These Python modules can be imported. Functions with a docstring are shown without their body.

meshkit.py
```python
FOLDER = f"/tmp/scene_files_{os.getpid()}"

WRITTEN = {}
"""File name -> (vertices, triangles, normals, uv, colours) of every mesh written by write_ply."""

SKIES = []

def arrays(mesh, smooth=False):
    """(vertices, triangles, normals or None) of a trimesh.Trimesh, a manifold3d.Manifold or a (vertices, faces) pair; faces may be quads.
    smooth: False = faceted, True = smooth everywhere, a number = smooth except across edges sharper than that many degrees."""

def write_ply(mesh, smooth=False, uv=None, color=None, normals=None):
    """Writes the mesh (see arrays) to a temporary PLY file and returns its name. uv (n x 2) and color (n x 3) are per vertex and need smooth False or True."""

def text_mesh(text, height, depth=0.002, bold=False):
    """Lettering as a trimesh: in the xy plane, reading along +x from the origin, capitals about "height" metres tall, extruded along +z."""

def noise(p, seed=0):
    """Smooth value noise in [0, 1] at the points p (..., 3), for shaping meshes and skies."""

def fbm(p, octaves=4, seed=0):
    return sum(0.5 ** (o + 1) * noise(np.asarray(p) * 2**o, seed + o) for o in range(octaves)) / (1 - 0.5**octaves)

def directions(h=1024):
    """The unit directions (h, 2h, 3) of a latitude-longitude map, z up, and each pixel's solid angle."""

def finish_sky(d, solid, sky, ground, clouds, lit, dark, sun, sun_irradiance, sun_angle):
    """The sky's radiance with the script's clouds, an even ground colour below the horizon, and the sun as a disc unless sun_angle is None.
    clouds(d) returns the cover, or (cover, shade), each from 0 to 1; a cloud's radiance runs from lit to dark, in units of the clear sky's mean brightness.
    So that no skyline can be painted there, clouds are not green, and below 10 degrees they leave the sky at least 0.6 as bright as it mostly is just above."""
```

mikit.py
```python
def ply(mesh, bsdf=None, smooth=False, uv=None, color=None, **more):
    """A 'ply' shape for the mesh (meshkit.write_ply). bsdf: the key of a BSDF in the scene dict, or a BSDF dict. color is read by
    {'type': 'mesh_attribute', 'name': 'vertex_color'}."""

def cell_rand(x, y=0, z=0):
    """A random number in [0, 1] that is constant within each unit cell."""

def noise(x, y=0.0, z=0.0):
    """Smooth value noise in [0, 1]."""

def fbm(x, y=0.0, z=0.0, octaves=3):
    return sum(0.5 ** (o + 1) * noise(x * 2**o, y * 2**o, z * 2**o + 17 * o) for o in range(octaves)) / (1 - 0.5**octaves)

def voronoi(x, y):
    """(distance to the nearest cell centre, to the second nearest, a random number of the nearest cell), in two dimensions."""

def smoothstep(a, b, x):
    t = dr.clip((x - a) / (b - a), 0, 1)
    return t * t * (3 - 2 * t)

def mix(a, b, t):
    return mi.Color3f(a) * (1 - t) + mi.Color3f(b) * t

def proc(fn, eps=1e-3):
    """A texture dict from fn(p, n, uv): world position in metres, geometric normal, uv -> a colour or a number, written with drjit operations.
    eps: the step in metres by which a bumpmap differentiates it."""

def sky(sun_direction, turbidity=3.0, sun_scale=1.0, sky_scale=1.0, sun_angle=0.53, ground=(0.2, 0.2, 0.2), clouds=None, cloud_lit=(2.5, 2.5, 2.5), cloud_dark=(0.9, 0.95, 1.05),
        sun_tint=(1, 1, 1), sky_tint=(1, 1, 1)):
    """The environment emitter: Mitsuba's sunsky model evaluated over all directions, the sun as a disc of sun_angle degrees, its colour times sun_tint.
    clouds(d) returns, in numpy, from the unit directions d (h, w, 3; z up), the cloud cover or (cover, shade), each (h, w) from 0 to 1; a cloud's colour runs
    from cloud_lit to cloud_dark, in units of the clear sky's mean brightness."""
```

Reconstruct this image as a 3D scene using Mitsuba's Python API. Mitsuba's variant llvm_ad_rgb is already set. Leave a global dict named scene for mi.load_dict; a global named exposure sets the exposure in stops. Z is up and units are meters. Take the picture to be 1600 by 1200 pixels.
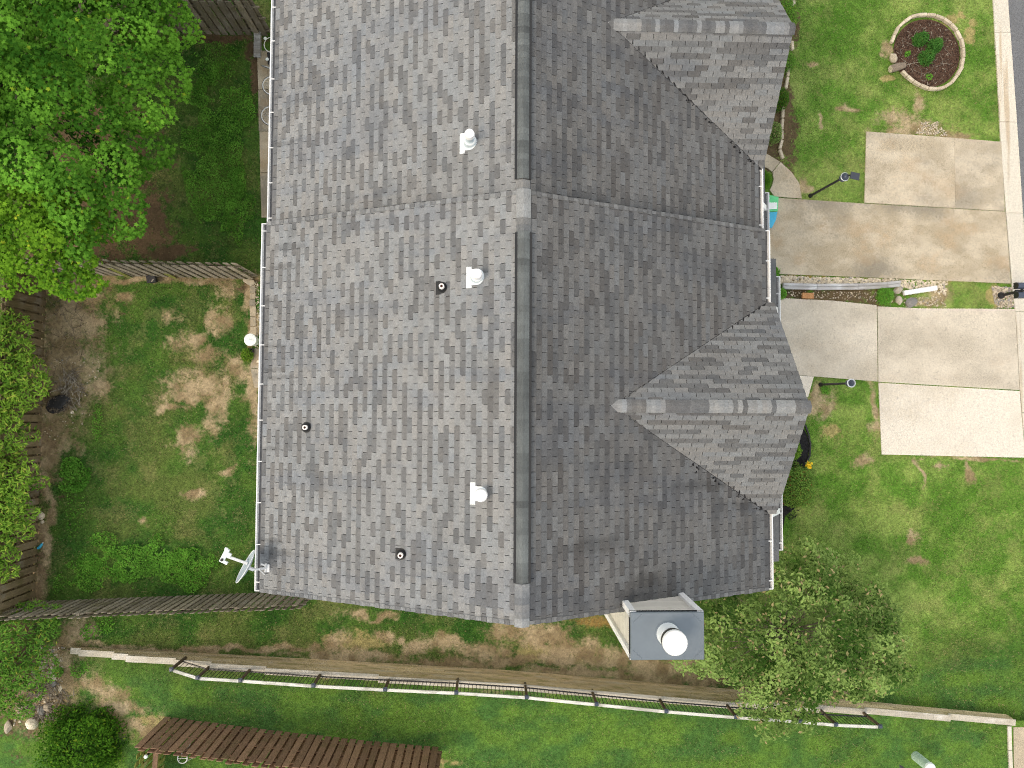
import math
import numpy as np
import trimesh
import drjit as dr
import mitsuba as mi
import mikit
from mikit import noise, fbm, smoothstep, mix, proc

T = mi.ScalarTransform4f
scene, labels = {}, {}

# ------------------------------------------------------------------ camera, sky, exposure
CAM_Z = 24.0
scene['camera'] = {'type': 'perspective', 'fov': 72.055, 'fov_axis': 'x', 'near_clip': 0.1, 'far_clip': 2000.0,
                   'to_world': T().look_at(origin=[0, 0, CAM_Z], target=[0.032456, 0.040681, CAM_Z - 0.998645], up=[-0.00066, 0.99917, 0.04068])}
scene['sky'] = mikit.sky((-0.57, -0.27, 0.78), turbidity=3, sun_scale=0.3, sky_scale=1.0, sun_angle=26, clouds=lambda d: 1.0,
                         cloud_lit=(2.3, 2.35, 2.4), ground=(0.12, 0.14, 0.08))
exposure = 2.4

# ------------------------------------------------------------------ helpers
def rng_of(seed):
    return np.random.default_rng(seed)

def numbered(key):
    if key not in scene and key not in labels:
        return key
    i = 1
    while f'{key}_{i:03d}' in scene or f'{key}_{i:03d}' in labels:
        i += 1
    return f'{key}_{i:03d}'

COUNT = {}
def numbered_fast(key):
    n = COUNT.get(key, 0)
    COUNT[key] = n + 1
    return key if n == 0 else f'{key}_{n:03d}'

def put(key, mesh, bsdf, smooth=False, uv=None):
    """One entry of the scene; a key that is taken gets the next number."""
    key = numbered_fast(key)
    if uv is not None and not hasattr(uv, 'shape'):
        n = len(mesh.vertices) if hasattr(mesh, 'vertices') else len(mesh[0])
        uv = np.tile(np.array(uv, float), (n, 1))
    if uv is not None and smooth not in (True, False):
        smooth = False
    scene[key] = mikit.ply(mesh, bsdf, smooth=smooth, uv=uv)
    return key

def put_as(key, mesh, bsdf, smooth=False, uv=None):
    scene[key] = mikit.ply(mesh, bsdf, smooth=smooth, uv=np.tile(np.array(uv, float), (len(mesh.vertices), 1)))

def thing(name, label, category, group=None):
    key = numbered_fast(name)
    labels[key] = {'label': label, 'category': category}
    if group:
        labels[key]['group'] = group
    return key

def tag(key, label, category, group=None):
    labels[key] = {'label': label, 'category': category}
    if group:
        labels[key]['group'] = group

def struct(key, label=None):
    labels[key] = {'kind': 'structure'}
    if label:
        labels[key]['label'] = label

BOXF = np.array([[0, 2, 3, 1], [4, 5, 7, 6], [0, 1, 5, 4], [2, 6, 7, 3], [0, 4, 6, 2], [1, 3, 7, 5]])
def hexa(p):
    """Eight corners ordered x fastest, then y, then z."""
    return trimesh.Trimesh(np.asarray(p, float), np.vstack([BOXF[:, [0, 1, 2]], BOXF[:, [0, 2, 3]]]), process=False)

def box(c, s, rot=0.0, tilt=None):
    m = trimesh.creation.box(extents=s)
    if tilt is not None:
        m.apply_transform(trimesh.transformations.rotation_matrix(tilt[0], tilt[1]))
    if rot:
        m.apply_transform(trimesh.transformations.rotation_matrix(rot, [0, 0, 1]))
    m.apply_translation(c)
    return m

def bevel_box(c, s, rot=0.0, b=0.01):
    x, y, z = np.array(s) / 2
    b = min(b, x * .5, y * .5, z * .5)
    pts = []
    for sx in (-1, 1):
        for sy in (-1, 1):
            for sz in (-1, 1):
                pts += [(sx * (x - b), sy * (y - b), sz * z), (sx * (x - b), sy * y, sz * (z - b)), (sx * x, sy * (y - b), sz * (z - b))]
    m = trimesh.convex.convex_hull(np.array(pts))
    if rot:
        m.apply_transform(trimesh.transformations.rotation_matrix(rot, [0, 0, 1]))
    m.apply_translation(c)
    return m

def beam(a, b, w, h, up=(0, 0, 1)):
    """A bar of width w (sideways) and height h (along up) from a to b."""
    a, b = np.asarray(a, float), np.asarray(b, float)
    t = (b - a) / np.linalg.norm(b - a)
    s = np.cross(t, up)
    if np.linalg.norm(s) < 1e-6:
        s = np.cross(t, (1, 0, 0))
    s /= np.linalg.norm(s)
    n = np.cross(s, t)
    p = [q + s * (w / 2) * i + n * (h / 2) * j for j in (-1, 1) for i in (-1, 1) for q in (a, b)]
    return hexa(p)

def tube(pts, rad, sides=8, caps=True):
    p = np.asarray(pts, float)
    r = np.broadcast_to(np.asarray(rad, float), (len(p),))
    t = np.gradient(p, axis=0)
    t /= np.linalg.norm(t, axis=1, keepdims=True) + 1e-12
    a = np.cross(t, np.where(np.abs(t[:, 2:]) < 0.9, [0, 0, 1.0], [1.0, 0, 0]))
    a /= np.linalg.norm(a, axis=1, keepdims=True) + 1e-12
    b = np.cross(t, a)
    ang = np.arange(sides) * 2 * np.pi / sides
    v = p[:, None] + r[:, None, None] * (np.cos(ang)[None, :, None] * a[:, None] + np.sin(ang)[None, :, None] * b[:, None])
    i, j = np.meshgrid(np.arange(len(p) - 1), np.arange(sides), indexing='ij')
    q = np.stack([i * sides + j, i * sides + (j + 1) % sides, (i + 1) * sides + (j + 1) % sides, (i + 1) * sides + j], -1).reshape(-1, 4)
    f = np.vstack([q[:, [0, 1, 2]], q[:, [0, 2, 3]]])
    v = v.reshape(-1, 3)
    if caps:
        n = len(v)
        v = np.vstack([v, p[:1], p[-1:]])
        k = np.arange(sides)
        f = np.vstack([f, np.stack([k * 0 + n, (k + 1) % sides, k], 1), np.stack([k * 0 + n + 1, (len(p) - 1) * sides + k, (len(p) - 1) * sides + (k + 1) % sides], 1)])
    return trimesh.Trimesh(v, f, process=False)

def lathe(prof, c=(0, 0, 0), n=24):
    m = trimesh.creation.revolve(np.array(prof, float), sections=n)
    m.apply_translation(c)
    return m

def join(ms):
    return trimesh.util.concatenate(ms)

def prism(poly, z0, z1):
    from shapely.geometry import Polygon
    p = Polygon(poly)
    if not p.is_valid:
        p = p.buffer(0)
    m = trimesh.creation.extrude_polygon(p, z1 - z0, engine='earcut')
    m.apply_translation((0, 0, z0))
    return m

def rock(c, r, rng, flat=0.6, sub=2):
    m = trimesh.creation.icosphere(subdivisions=sub)
    v = np.array(m.vertices)
    for _ in range(7):
        n = rng.normal(size=3)
        n /= np.linalg.norm(n)
        d = rng.uniform(.62, .95)
        k = v @ n
        v -= np.outer(np.maximum(k - d, 0), n)
    s = np.array(r if np.ndim(r) else (r, r * rng.uniform(.7, 1), r * flat))
    a = rng.uniform(0, 6.28)
    v = v * s
    v = np.stack([v[:, 0] * math.cos(a) - v[:, 1] * math.sin(a), v[:, 0] * math.sin(a) + v[:, 1] * math.cos(a), v[:, 2]], 1)
    return trimesh.Trimesh(v + np.array([c[0], c[1], (c[2] if len(c) > 2 else 0) + s[2] * .45]), m.faces, process=False)

# ------------------------------------------------------------------ materials
def bsdf(name, fn, rough=0.8, spec=0.3, metallic=0.0, bump=None, bscale=0.01, two=True, **more):
    col = proc(fn) if callable(fn) else {'type': 'rgb', 'value': list(fn)}
    d = {'type': 'principled', 'base_color': col, 'roughness': rough, 'specular': spec, 'metallic': metallic, **more}
    if bump:
        d = {'type': 'bumpmap', 'arbitrary': proc(bump), 'scale': bscale, 'bsdf': d}
    scene[name] = {'type': 'twosided', 'bsdf': d} if two else d

def C(*c):
    return mi.Color3f(*c)

def ell(p, lst, wob=0.35, f=2.2, seed=0.0, soft=0.35):
    """1 inside any of the ellipses (x, y, rx, ry), with a ragged outline."""
    x, y = p.x, p.y
    dx = (fbm(x * f + seed, y * f, 3.1, 3) - 0.5) * wob
    dy = (fbm(x * f, y * f + seed, 7.7, 3) - 0.5) * wob
    w = (fbm(x * 3.6 + seed, y * 3.6, 1.7, 4) - 0.5) * 2.0 + (fbm(x * 15, y * 15, seed, 2) - 0.5) * 0.8
    m = mi.Float(9)
    for (cx, cy, rx, ry) in lst:
        m = dr.minimum(m, dr.sqrt(dr.square((x + dx - cx) / rx) + dr.square((y + dy - cy) / ry)))
    return 1 - smoothstep(1 - soft, 1 + soft, m + w)

# shingles: uv.x is the tone of the tab, uv.y its hue
STAIN = [(-5.16, 8.80, 0.40, 0.06), (-5.34, 8.60, 0.34, 0.06), (-5.33, 7.81, 0.25, 0.05), (-5.07, 6.60, 0.53, 0.05), (-5.29, 9.37, 0.22, 0.05), (-4.84, 3.92, 0.52, 0.08), (-4.97, 3.47, 0.43, 0.05), (-4.64, 4.29, 0.11, 0.14),
         (-5.14, 1.58, 0.40, 0.05), (-5.15, 1.03, 0.40, 0.05), (-4.91, 0.83, 0.37, 0.05), (-5.07, -3.01, 0.37, 0.06), (-4.80, -3.25, 0.43, 0.06), (-5.15, -3.34, 0.24, 0.06), (-5.26, 2.66, 0.21, 0.05), (-5.15, -0.83, 0.18, 0.05),
         (3.33, -3.67, 0.51, 0.17), (3.10, -3.93, 0.28, 0.14), (4.90, -1.68, 0.64, 0.12), (5.93, -2.18, 0.45, 0.13), (2.27, -2.80, 0.69, 0.16)]
def f_shingle(p, n, uv):
    g = noise(p.x * 70, p.y * 70, p.z * 70)
    g2 = noise(p.x * 23 + 5, p.y * 23, p.z * 23)
    c = mix((0.074, 0.073, 0.0745), (0.288, 0.295, 0.298), uv.x)
    h = uv.y - 0.5
    c = c * C(1 + 0.06 * h, 1.0, 1 - 0.06 * h)
    c = c * (0.68 + 0.44 * g + 0.20 * g2)
    alg = smoothstep(0.52, 0.72, fbm(p.x * 1.1, p.y * 0.9, p.z, 4))
    c = c * (1 - 0.10 * alg)
    st = ell(p, STAIN, 0.12, 3.0, 4.0, 0.6)
    c = c * (1 - 0.40 * st * (0.3 + 0.7 * g2))
    blot = smoothstep(0.50, 0.66, fbm(p.x * 0.7 + 9, p.y * 2.6, 1.3, 4))
    c = mix(c, c * C(0.88, 0.90, 0.94), blot)
    return c
bsdf('shingle_material', f_shingle, 0.85, 0.25)

def f_cap(p, n, uv):
    g = noise(p.x * 60, p.y * 60, p.z * 60)
    m = fbm(p.x * 6, p.y * 1.6, 0.7, 4)
    c = mix((0.055, 0.060, 0.062), (0.180, 0.198, 0.200), uv.x * 0.6 + (m - 0.3) * 0.9)
    return c * (0.78 + 0.4 * g)
bsdf('vent_cap_material', f_cap, 0.8, 0.25)

def f_asphalt_felt(p, n, uv):
    return C(0.02, 0.02, 0.022) * (0.7 + 0.6 * noise(p.x * 40, p.y * 40, p.z * 40))
bsdf('felt_material', f_asphalt_felt, 0.9, 0.2)

def speck(base, f=40.0, amt=0.25, f2=3.0, amt2=0.2):
    def fn(p, n, uv):
        return C(*base) * (1 - amt / 2 - amt2 / 2 + amt * noise(p.x * f, p.y * f, p.z * f) + amt2 * fbm(p.x * f2, p.y * f2, p.z * f2, 3))
    return fn
bsdf('white_metal', speck((0.74, 0.75, 0.76), 30, 0.06, 5, 0.14), 0.4, 0.5)
bsdf('white_trim', speck((0.78, 0.78, 0.78), 30, 0.06, 4, 0.10), 0.5, 0.5)
bsdf('gutter_inside', speck((0.13, 0.13, 0.135), 25, 0.5, 4, 0.6), 0.6, 0.4)
def f_siding(p, n, uv):
    return C(0.62, 0.59, 0.53) * (0.86 + 0.10 * noise(p.x * 3, p.y * 3, p.z * 60) + 0.12 * fbm(p.x * 2, p.y * 2, p.z * 3, 3)) * (0.93 + 0.14 * uv.x)
bsdf('siding_material', f_siding, 0.6, 0.4)
bsdf('galvanized', speck((0.50, 0.57, 0.60), 60, 0.10, 9, 0.25), 0.45, 0.5, 0.25)
bsdf('galvanized_bright', speck((0.80, 0.84, 0.85), 60, 0.06, 12, 0.12), 0.45, 0.5, 0.1)
bsdf('cap_steel', speck((0.155, 0.185, 0.215), 30, 0.06, 2.2, 0.30), 0.5, 0.5, 0.2)
bsdf('dark_band', speck((0.05, 0.048, 0.04), 60, 0.3, 8, 0.4), 0.5, 0.4)
bsdf('black_rubber', speck((0.018, 0.019, 0.021), 50, 0.3), 0.6, 0.4)
bsdf('pvc_white', speck((0.80, 0.76, 0.72), 50, 0.08, 20, 0.12), 0.5, 0.5)
bsdf('rust_dark', (0.08, 0.035, 0.02), 0.9, 0.2)
bsdf('black_metal', speck((0.012, 0.013, 0.016), 40, 0.3), 0.45, 0.5)
bsdf('blue_black_plastic', speck((0.045, 0.060, 0.095), 40, 0.3), 0.35, 0.5)
bsdf('panel_dark', speck((0.035, 0.042, 0.06), 30, 0.2), 0.25, 0.5)
bsdf('dish_grey', speck((0.36, 0.42, 0.47), 80, 0.12, 9, 0.12), 0.5, 0.5)
bsdf('brick_orange', speck((0.46, 0.24, 0.11), 60, 0.5, 14, 0.7), 0.9, 0.2)
bsdf('plastic_green', speck((0.10, 0.55, 0.22), 20, 0.1, 14, 0.3), 0.35, 0.5)
bsdf('plastic_blue', speck((0.04, 0.38, 0.60), 20, 0.1, 14, 0.3), 0.35, 0.5)
bsdf('plastic_white', speck((0.76, 0.82, 0.82), 20, 0.05, 14, 0.1), 0.4, 0.5)
bsdf('pedestal_green', speck((0.42, 0.55, 0.46), 20, 0.08, 4, 0.25), 0.55, 0.4)
bsdf('tarp_black', speck((0.03, 0.03, 0.033), 25, 0.4, 6, 0.6), 0.6, 0.4)
bsdf('glass_grey', speck((0.08, 0.09, 0.10), 4, 0.1), 0.1, 0.6)
bsdf('chrome', (0.62, 0.64, 0.66), 0.3, 0.5, 0.7)
bsdf('petal_yellow', (0.75, 0.52, 0.02), 0.7, 0.3)

def f_bark(p, n, uv):
    return C(0.10, 0.085, 0.068) * (0.6 + 0.8 * fbm(p.x * 20, p.y * 20, p.z * 5, 3))
bsdf('bark', f_bark, 0.9, 0.2)
def f_bark2(p, n, uv):
    return C(0.22, 0.18, 0.14) * (0.6 + 0.8 * fbm(p.x * 20, p.y * 20, p.z * 5, 3))
bsdf('bark_pale', f_bark2, 0.85, 0.2)

def wood(base, moss=(0.10, 0.12, 0.03), m=0.4, axis='z', pale=(0.3, 0.29, 0.26), pamt=0.3):
    def fn(p, n, uv):
        if axis == 'z':
            s = fbm(p.x * 55, p.y * 55, p.z * 2.2, 3)
            q = fbm(p.x * 3.1, p.y * 3.1, p.z * 2.5, 4)
        else:
            s = fbm(p.x * 2.2, p.y * 55, p.z * 55, 3)
            q = fbm(p.x * 2.4, p.y * 6, p.z * 6, 4)
        c = C(*base) * (0.50 + 0.75 * uv.x + 0.5 * (s - 0.5))
        c = mix(c, C(*pale) * (0.6 + 0.8 * s), smoothstep(0.55, 0.75, q) * pamt)
        return mix(c, C(*moss) * (0.5 + s), smoothstep(0.50, 0.28, q) * m)
    return fn
bsdf('fence_grey', wood((0.235, 0.205, 0.16), (0.10, 0.10, 0.035), 0.40), 0.9, 0.2)
bsdf('fence_tan', wood((0.21, 0.165, 0.10), (0.10, 0.095, 0.03), 0.5), 0.9, 0.2)
bsdf('fence_brown', wood((0.225, 0.138, 0.088), (0.12, 0.11, 0.04), 0.25, pale=(0.16, 0.11, 0.08)), 0.85, 0.25)
bsdf('fence_green', wood((0.21, 0.22, 0.06), (0.16, 0.19, 0.03), 0.7), 0.9, 0.2)
bsdf('timber_mossy', wood((0.50, 0.40, 0.25), (0.27, 0.24, 0.09), 0.55, 'x', (0.56, 0.50, 0.40), 0.6), 0.9, 0.2)
bsdf('timber_pale', wood((0.42, 0.39, 0.33), (0.30, 0.27, 0.18), 0.3, 'x', (0.66, 0.64, 0.60), 0.6), 0.85, 0.25)
bsdf('timber_grey', wood((0.34, 0.34, 0.345), (0.20, 0.17, 0.12), 0.3, 'x', (0.56, 0.58, 0.60), 0.7), 0.85, 0.25)
bsdf('rail_white', wood((0.50, 0.50, 0.47), (0.22, 0.21, 0.16), 0.55, 'x', (0.56, 0.56, 0.53), 0.6), 0.7, 0.3)
bsdf('post_brown', wood((0.10, 0.075, 0.05), (0.07, 0.06, 0.03), 0.4), 0.9, 0.2)

def f_concrete(p, n, uv):
    big = fbm(p.x * 0.55 + uv.y * 7, p.y * 0.8, 2.0, 5)
    mid = fbm(p.x * 1.7, p.y * 2.6 + uv.y * 3, 5.0, 5)
    g = noise(p.x * 55, p.y * 55, 1.0)
    g2 = noise(p.x * 21, p.y * 21, 4.0)
    c = mix((0.375, 0.318, 0.228), (0.515, 0.452, 0.350), smoothstep(0.20, 0.80, mid))
    dark = smoothstep(0.38, 0.72, big + 0.30 * (g2 - 0.5) + 0.22 * (g - 0.5)) * (1 - uv.x)
    c = mix(c, C(0.20, 0.185, 0.155), dark * 0.85)
    rust = smoothstep(0.52, 0.85, fbm(p.x * 1.3 + 40, p.y * 1.7, 8.0, 4) + 0.2 * (g2 - 0.5))
    c = mix(c, C(0.40, 0.28, 0.16), rust * 0.5 * (1 - uv.x))
    c = mix(c, C(0.66, 0.615, 0.54), smoothstep(0.15, 0.95, uv.x) * (0.55 + 0.45 * smoothstep(0.75, 0.35, big + 0.3 * (g2 - 0.5))))
    pit = smoothstep(0.86, 0.94, noise(p.x * 13 + 3, p.y * 13, 9.0))
    c = c * (1 - 0.14 * pit)
    return c * (0.76 + 0.34 * g + 0.16 * g2)
bsdf('concrete', f_concrete, 0.9, 0.25)
def f_kerb(p, n, uv):
    g = noise(p.x * 50, p.y * 50, 1.0)
    w = fbm(p.x * 5.5, p.y * 0.35, 2.0, 4)
    c = mix((0.62, 0.58, 0.50), (0.44, 0.35, 0.24), smoothstep(0.5, 0.75, w) * 0.75)
    return c * (0.84 + 0.3 * g) * (0.93 + 0.14 * uv.x)
bsdf('kerb_concrete', f_kerb, 0.9, 0.25)
def f_road(p, n, uv):
    g = noise(p.x * 60, p.y * 60, 1.0)
    return C(0.135, 0.14, 0.15) * (0.6 + 0.7 * g + 0.3 * fbm(p.x, p.y, 0.3, 3))
bsdf('asphalt', f_road, 0.9, 0.25)
def f_paver(p, n, uv):
    return mix((0.38, 0.32, 0.23), (0.60, 0.53, 0.42), uv.x) * (0.7 + 0.35 * noise(p.x * 40, p.y * 40, p.z * 40) + 0.25 * fbm(p.x * 7, p.y * 7, 1.0, 3))
bsdf('paver', f_paver, 0.9, 0.2)
def f_stone(p, n, uv):
    c = mix((0.25, 0.20, 0.15), (0.62, 0.55, 0.43), uv.x)
    c = mix(c, C(0.20, 0.21, 0.22), smoothstep(0.55, 1.0, uv.y) * 0.8)
    return c * (0.65 + 0.4 * noise(p.x * 45, p.y * 45, p.z * 45) + 0.3 * fbm(p.x * 9, p.y * 9, p.z * 9, 3))
bsdf('stone_material', f_stone, 0.9, 0.2)
def f_mulch(p, n, uv):
    g = noise(p.x * 45, p.y * 30, 2.0)
    return mix((0.035, 0.022, 0.018), (0.14, 0.085, 0.06), g) * (0.7 + 0.5 * uv.x)
bsdf('mulch', f_mulch, 0.95, 0.15)
def f_blackmulch(p, n, uv):
    return C(0.016, 0.016, 0.018) * (0.5 + noise(p.x * 45, p.y * 30, 2.0))
bsdf('black_mulch', f_blackmulch, 0.9, 0.2)
def f_stick(p, n, uv):
    return mix((0.07, 0.05, 0.035), (0.40, 0.36, 0.30), uv.x) * (0.8 + 0.4 * noise(p.x * 30, p.y * 30, 1.0))
bsdf('stick', f_stick, 0.9, 0.2)

# grass and bare soil, each bare place where it lies
TAN = [(-14.23, 1.83, 0.83, 2.62), (-13.74, 3.12, 0.74, 1.00), (-13.98, 1.83, 1.00, 1.31), (-14.68, -1.17, 0.33, 1.53), (-14.72, -3.70, 0.22, 1.96), (-14.75, -5.70, 0.26, 0.65), (-13.65, 3.99, 0.65, 0.44), (-13.24, 0.97, 0.35, 0.57), (-14.54, 4.20, 0.57, 0.52), (-14.50, 0.11, 0.52, 1.31), (-13.88, 0.11, 0.44, 0.48),
       (-10.02, 2.48, 0.57, 0.35), (-9.54, 1.92, 0.61, 0.31), (-9.78, 0.97, 1.00, 0.44), (-10.30, 0.60, 0.79, 0.33), (-9.28, 0.11, 0.31, 0.74), (-10.17, -0.92, 0.44, 0.39), (-8.98, 4.12, 0.31, 0.31), (-9.17, 3.03, 0.35, 0.35), (-9.47, 3.14, 0.22, 0.31), (-8.40, 1.19, 0.39, 0.26), (-8.06, 2.92, 0.17, 1.09), (-8.16, 3.79, 0.22, 0.57),
       (-11.12, 4.52, 3.49, 0.13), (-9.09, 4.51, 1.31, 0.13), (-9.86, -2.71, 0.35, 0.20), (-8.75, -2.08, 0.26, 0.15), (-11.38, -3.68, 0.15, 0.13), (-10.71, 3.30, 0.26, 0.26), (-12.38, 3.77, 0.26, 0.17), (-8.03, 0.54, 0.22, 1.53), (-8.62, 1.51, 0.31, 0.35), (-10.61, 0.11, 0.39, 0.17),
       (-13.76, -7.17, 0.52, 0.48), (-13.26, -7.28, 0.31, 0.28), (-14.08, -8.52, 0.74, 0.96), (-14.78, -9.33, 0.96, 1.00), (-12.51, -9.16, 0.74, 0.22), (-12.93, -8.95, 0.52, 0.35), (-12.05, -9.58, 0.79, 0.26), (-11.42, -10.17, 0.65, 0.26), (-14.10, -7.69, 0.39, 0.44),
       (-12.55, -7.74, 1.09, 0.09), (-11.09, -7.84, 1.31, 0.09), (-8.79, -7.89, 1.31, 0.11), (-7.11, -7.87, 1.53, 0.13), (-4.57, -8.17, 1.96, 0.15), (-5.21, -7.83, 0.39, 0.39), (-1.37, -8.38, 1.96, 0.15), (2.93, -8.77, 2.62, 0.20), (5.75, -8.98, 1.96, 0.22),
       (-4.37, -6.70, 0.52, 0.17), (-3.62, -6.75, 0.31, 0.13), (-3.51, -7.45, 0.26, 0.15), (-3.08, -7.60, 0.26, 0.13), (-2.33, -7.86, 0.57, 0.20), (-1.59, -7.72, 0.57, 0.26), (-0.09, -7.95, 0.96, 0.31), (0.77, -7.32, 0.79, 0.26), (1.85, -7.65, 0.96, 0.39), (2.93, -8.09, 1.31, 0.39), (4.23, -8.32, 1.44, 0.35), (5.75, -8.59, 1.44, 0.35),
       (2.50, -8.34, 2.40, 0.22), (0.34, -8.31, 1.31, 0.17), (7.72, -9.00, 1.31, 0.26), (9.47, -9.34, 1.53, 0.22), (11.45, -9.58, 0.87, 0.15),
       (14.35, 10.44, 0.57, 0.28), (15.20, 10.22, 0.74, 0.31), (16.41, 9.87, 0.57, 0.15), (15.33, 10.89, 0.22, 0.39), (14.62, 10.03, 0.87, 0.17), (11.52, 0.36, 0.44, 0.37), (11.48, 0.59, 0.26, 0.48), (13.28, 0.10, 0.15, 0.83), (12.81, -1.71, 0.28, 0.26), (14.85, -2.07, 0.07, 0.31), (16.48, -2.08, 0.09, 0.33), (15.65, -1.94, 0.17, 0.11),
       (14.73, -4.27, 0.20, 0.28), (14.80, -5.19, 0.31, 0.13), (11.06, 8.07, 0.13, 0.22), (16.79, -1.64, 1.31, 0.07), (11.48, 10.33, 0.09, 0.20), (11.45, 12.40, 0.20, 0.11), (14.06, 12.83, 0.09, 0.26), (12.87, 10.74, 0.31, 0.13), 
       (15.80, 4.13, 0.44, 0.35), (15.34, 3.90, 0.48, 0.17)]
STRAW = [(16.43, 13.92, 0.24, 0.22), (17.02, 13.25, 0.26, 0.24), (16.83, 14.14, 0.17, 0.11), (17.22, 13.89, 0.13, 0.15), (17.09, 13.54, 0.17, 0.20), (14.09, 11.84, 0.20, 0.09), (11.89, -0.67, 0.31, 0.24), (-10.73, -9.95, 0.65, 0.13), (-9.79, -10.19, 0.87, 0.09), (-8.75, -10.35, 0.87, 0.09), (-7.70, -10.49, 1.09, 0.09), (-6.23, -10.66, 1.09, 0.09), (-4.76, -10.83, 1.09, 0.09), (-3.27, -10.98, 1.09, 0.09), (-2.00, -11.12, 0.87, 0.11), (-1.45, -11.51, 0.13, 0.44),
         (15.93, 4.58, 0.31, 0.13), (16.51, 4.70, 0.44, 0.07), (17.66, 4.09, 0.15, 0.44), (-4.36, -7.58, 0.87, 0.26), (1.85, -8.08, 1.31, 0.35)]
SOIL = [(-11.54, 6.40, 0.79, 1.22), (-9.33, 12.85, 1.75, 0.15), (-7.97, 11.76, 0.15, 1.31), (-11.14, 5.48, 1.09, 0.31), (-13.74, 7.69, 2.18, 3.27), (-8.13, 12.54, 0.26, 0.44), (-9.55, 12.90, 1.31, 0.11), (12.16, 4.11, 1.96, 0.37), (10.35, 10.43, 0.35, 2.18), (9.87, 9.06, 0.44, 0.65), (10.64, 14.12, 0.31, 0.87), (-15.62, -1.16, 0.96, 5.24), (-15.63, -8.50, 1.09, 1.96), (-8.08, 4.19, 0.31, 0.52)]
ORANGE = [(3.98, -6.99, 0.74, 0.22), (3.37, -7.14, 0.52, 0.13), (10.92, 4.55, 0.87, 0.20)]
def bare(p):
    return ell(p, TAN, 0.9, 1.3, 0.0, 0.62), ell(p, STRAW, 0.4, 2.0, 7.0, 0.4), ell(p, SOIL, 0.6, 1.2, 3.0, 0.3), ell(p, ORANGE, 0.6, 1.6, 9.0, 0.5)
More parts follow.
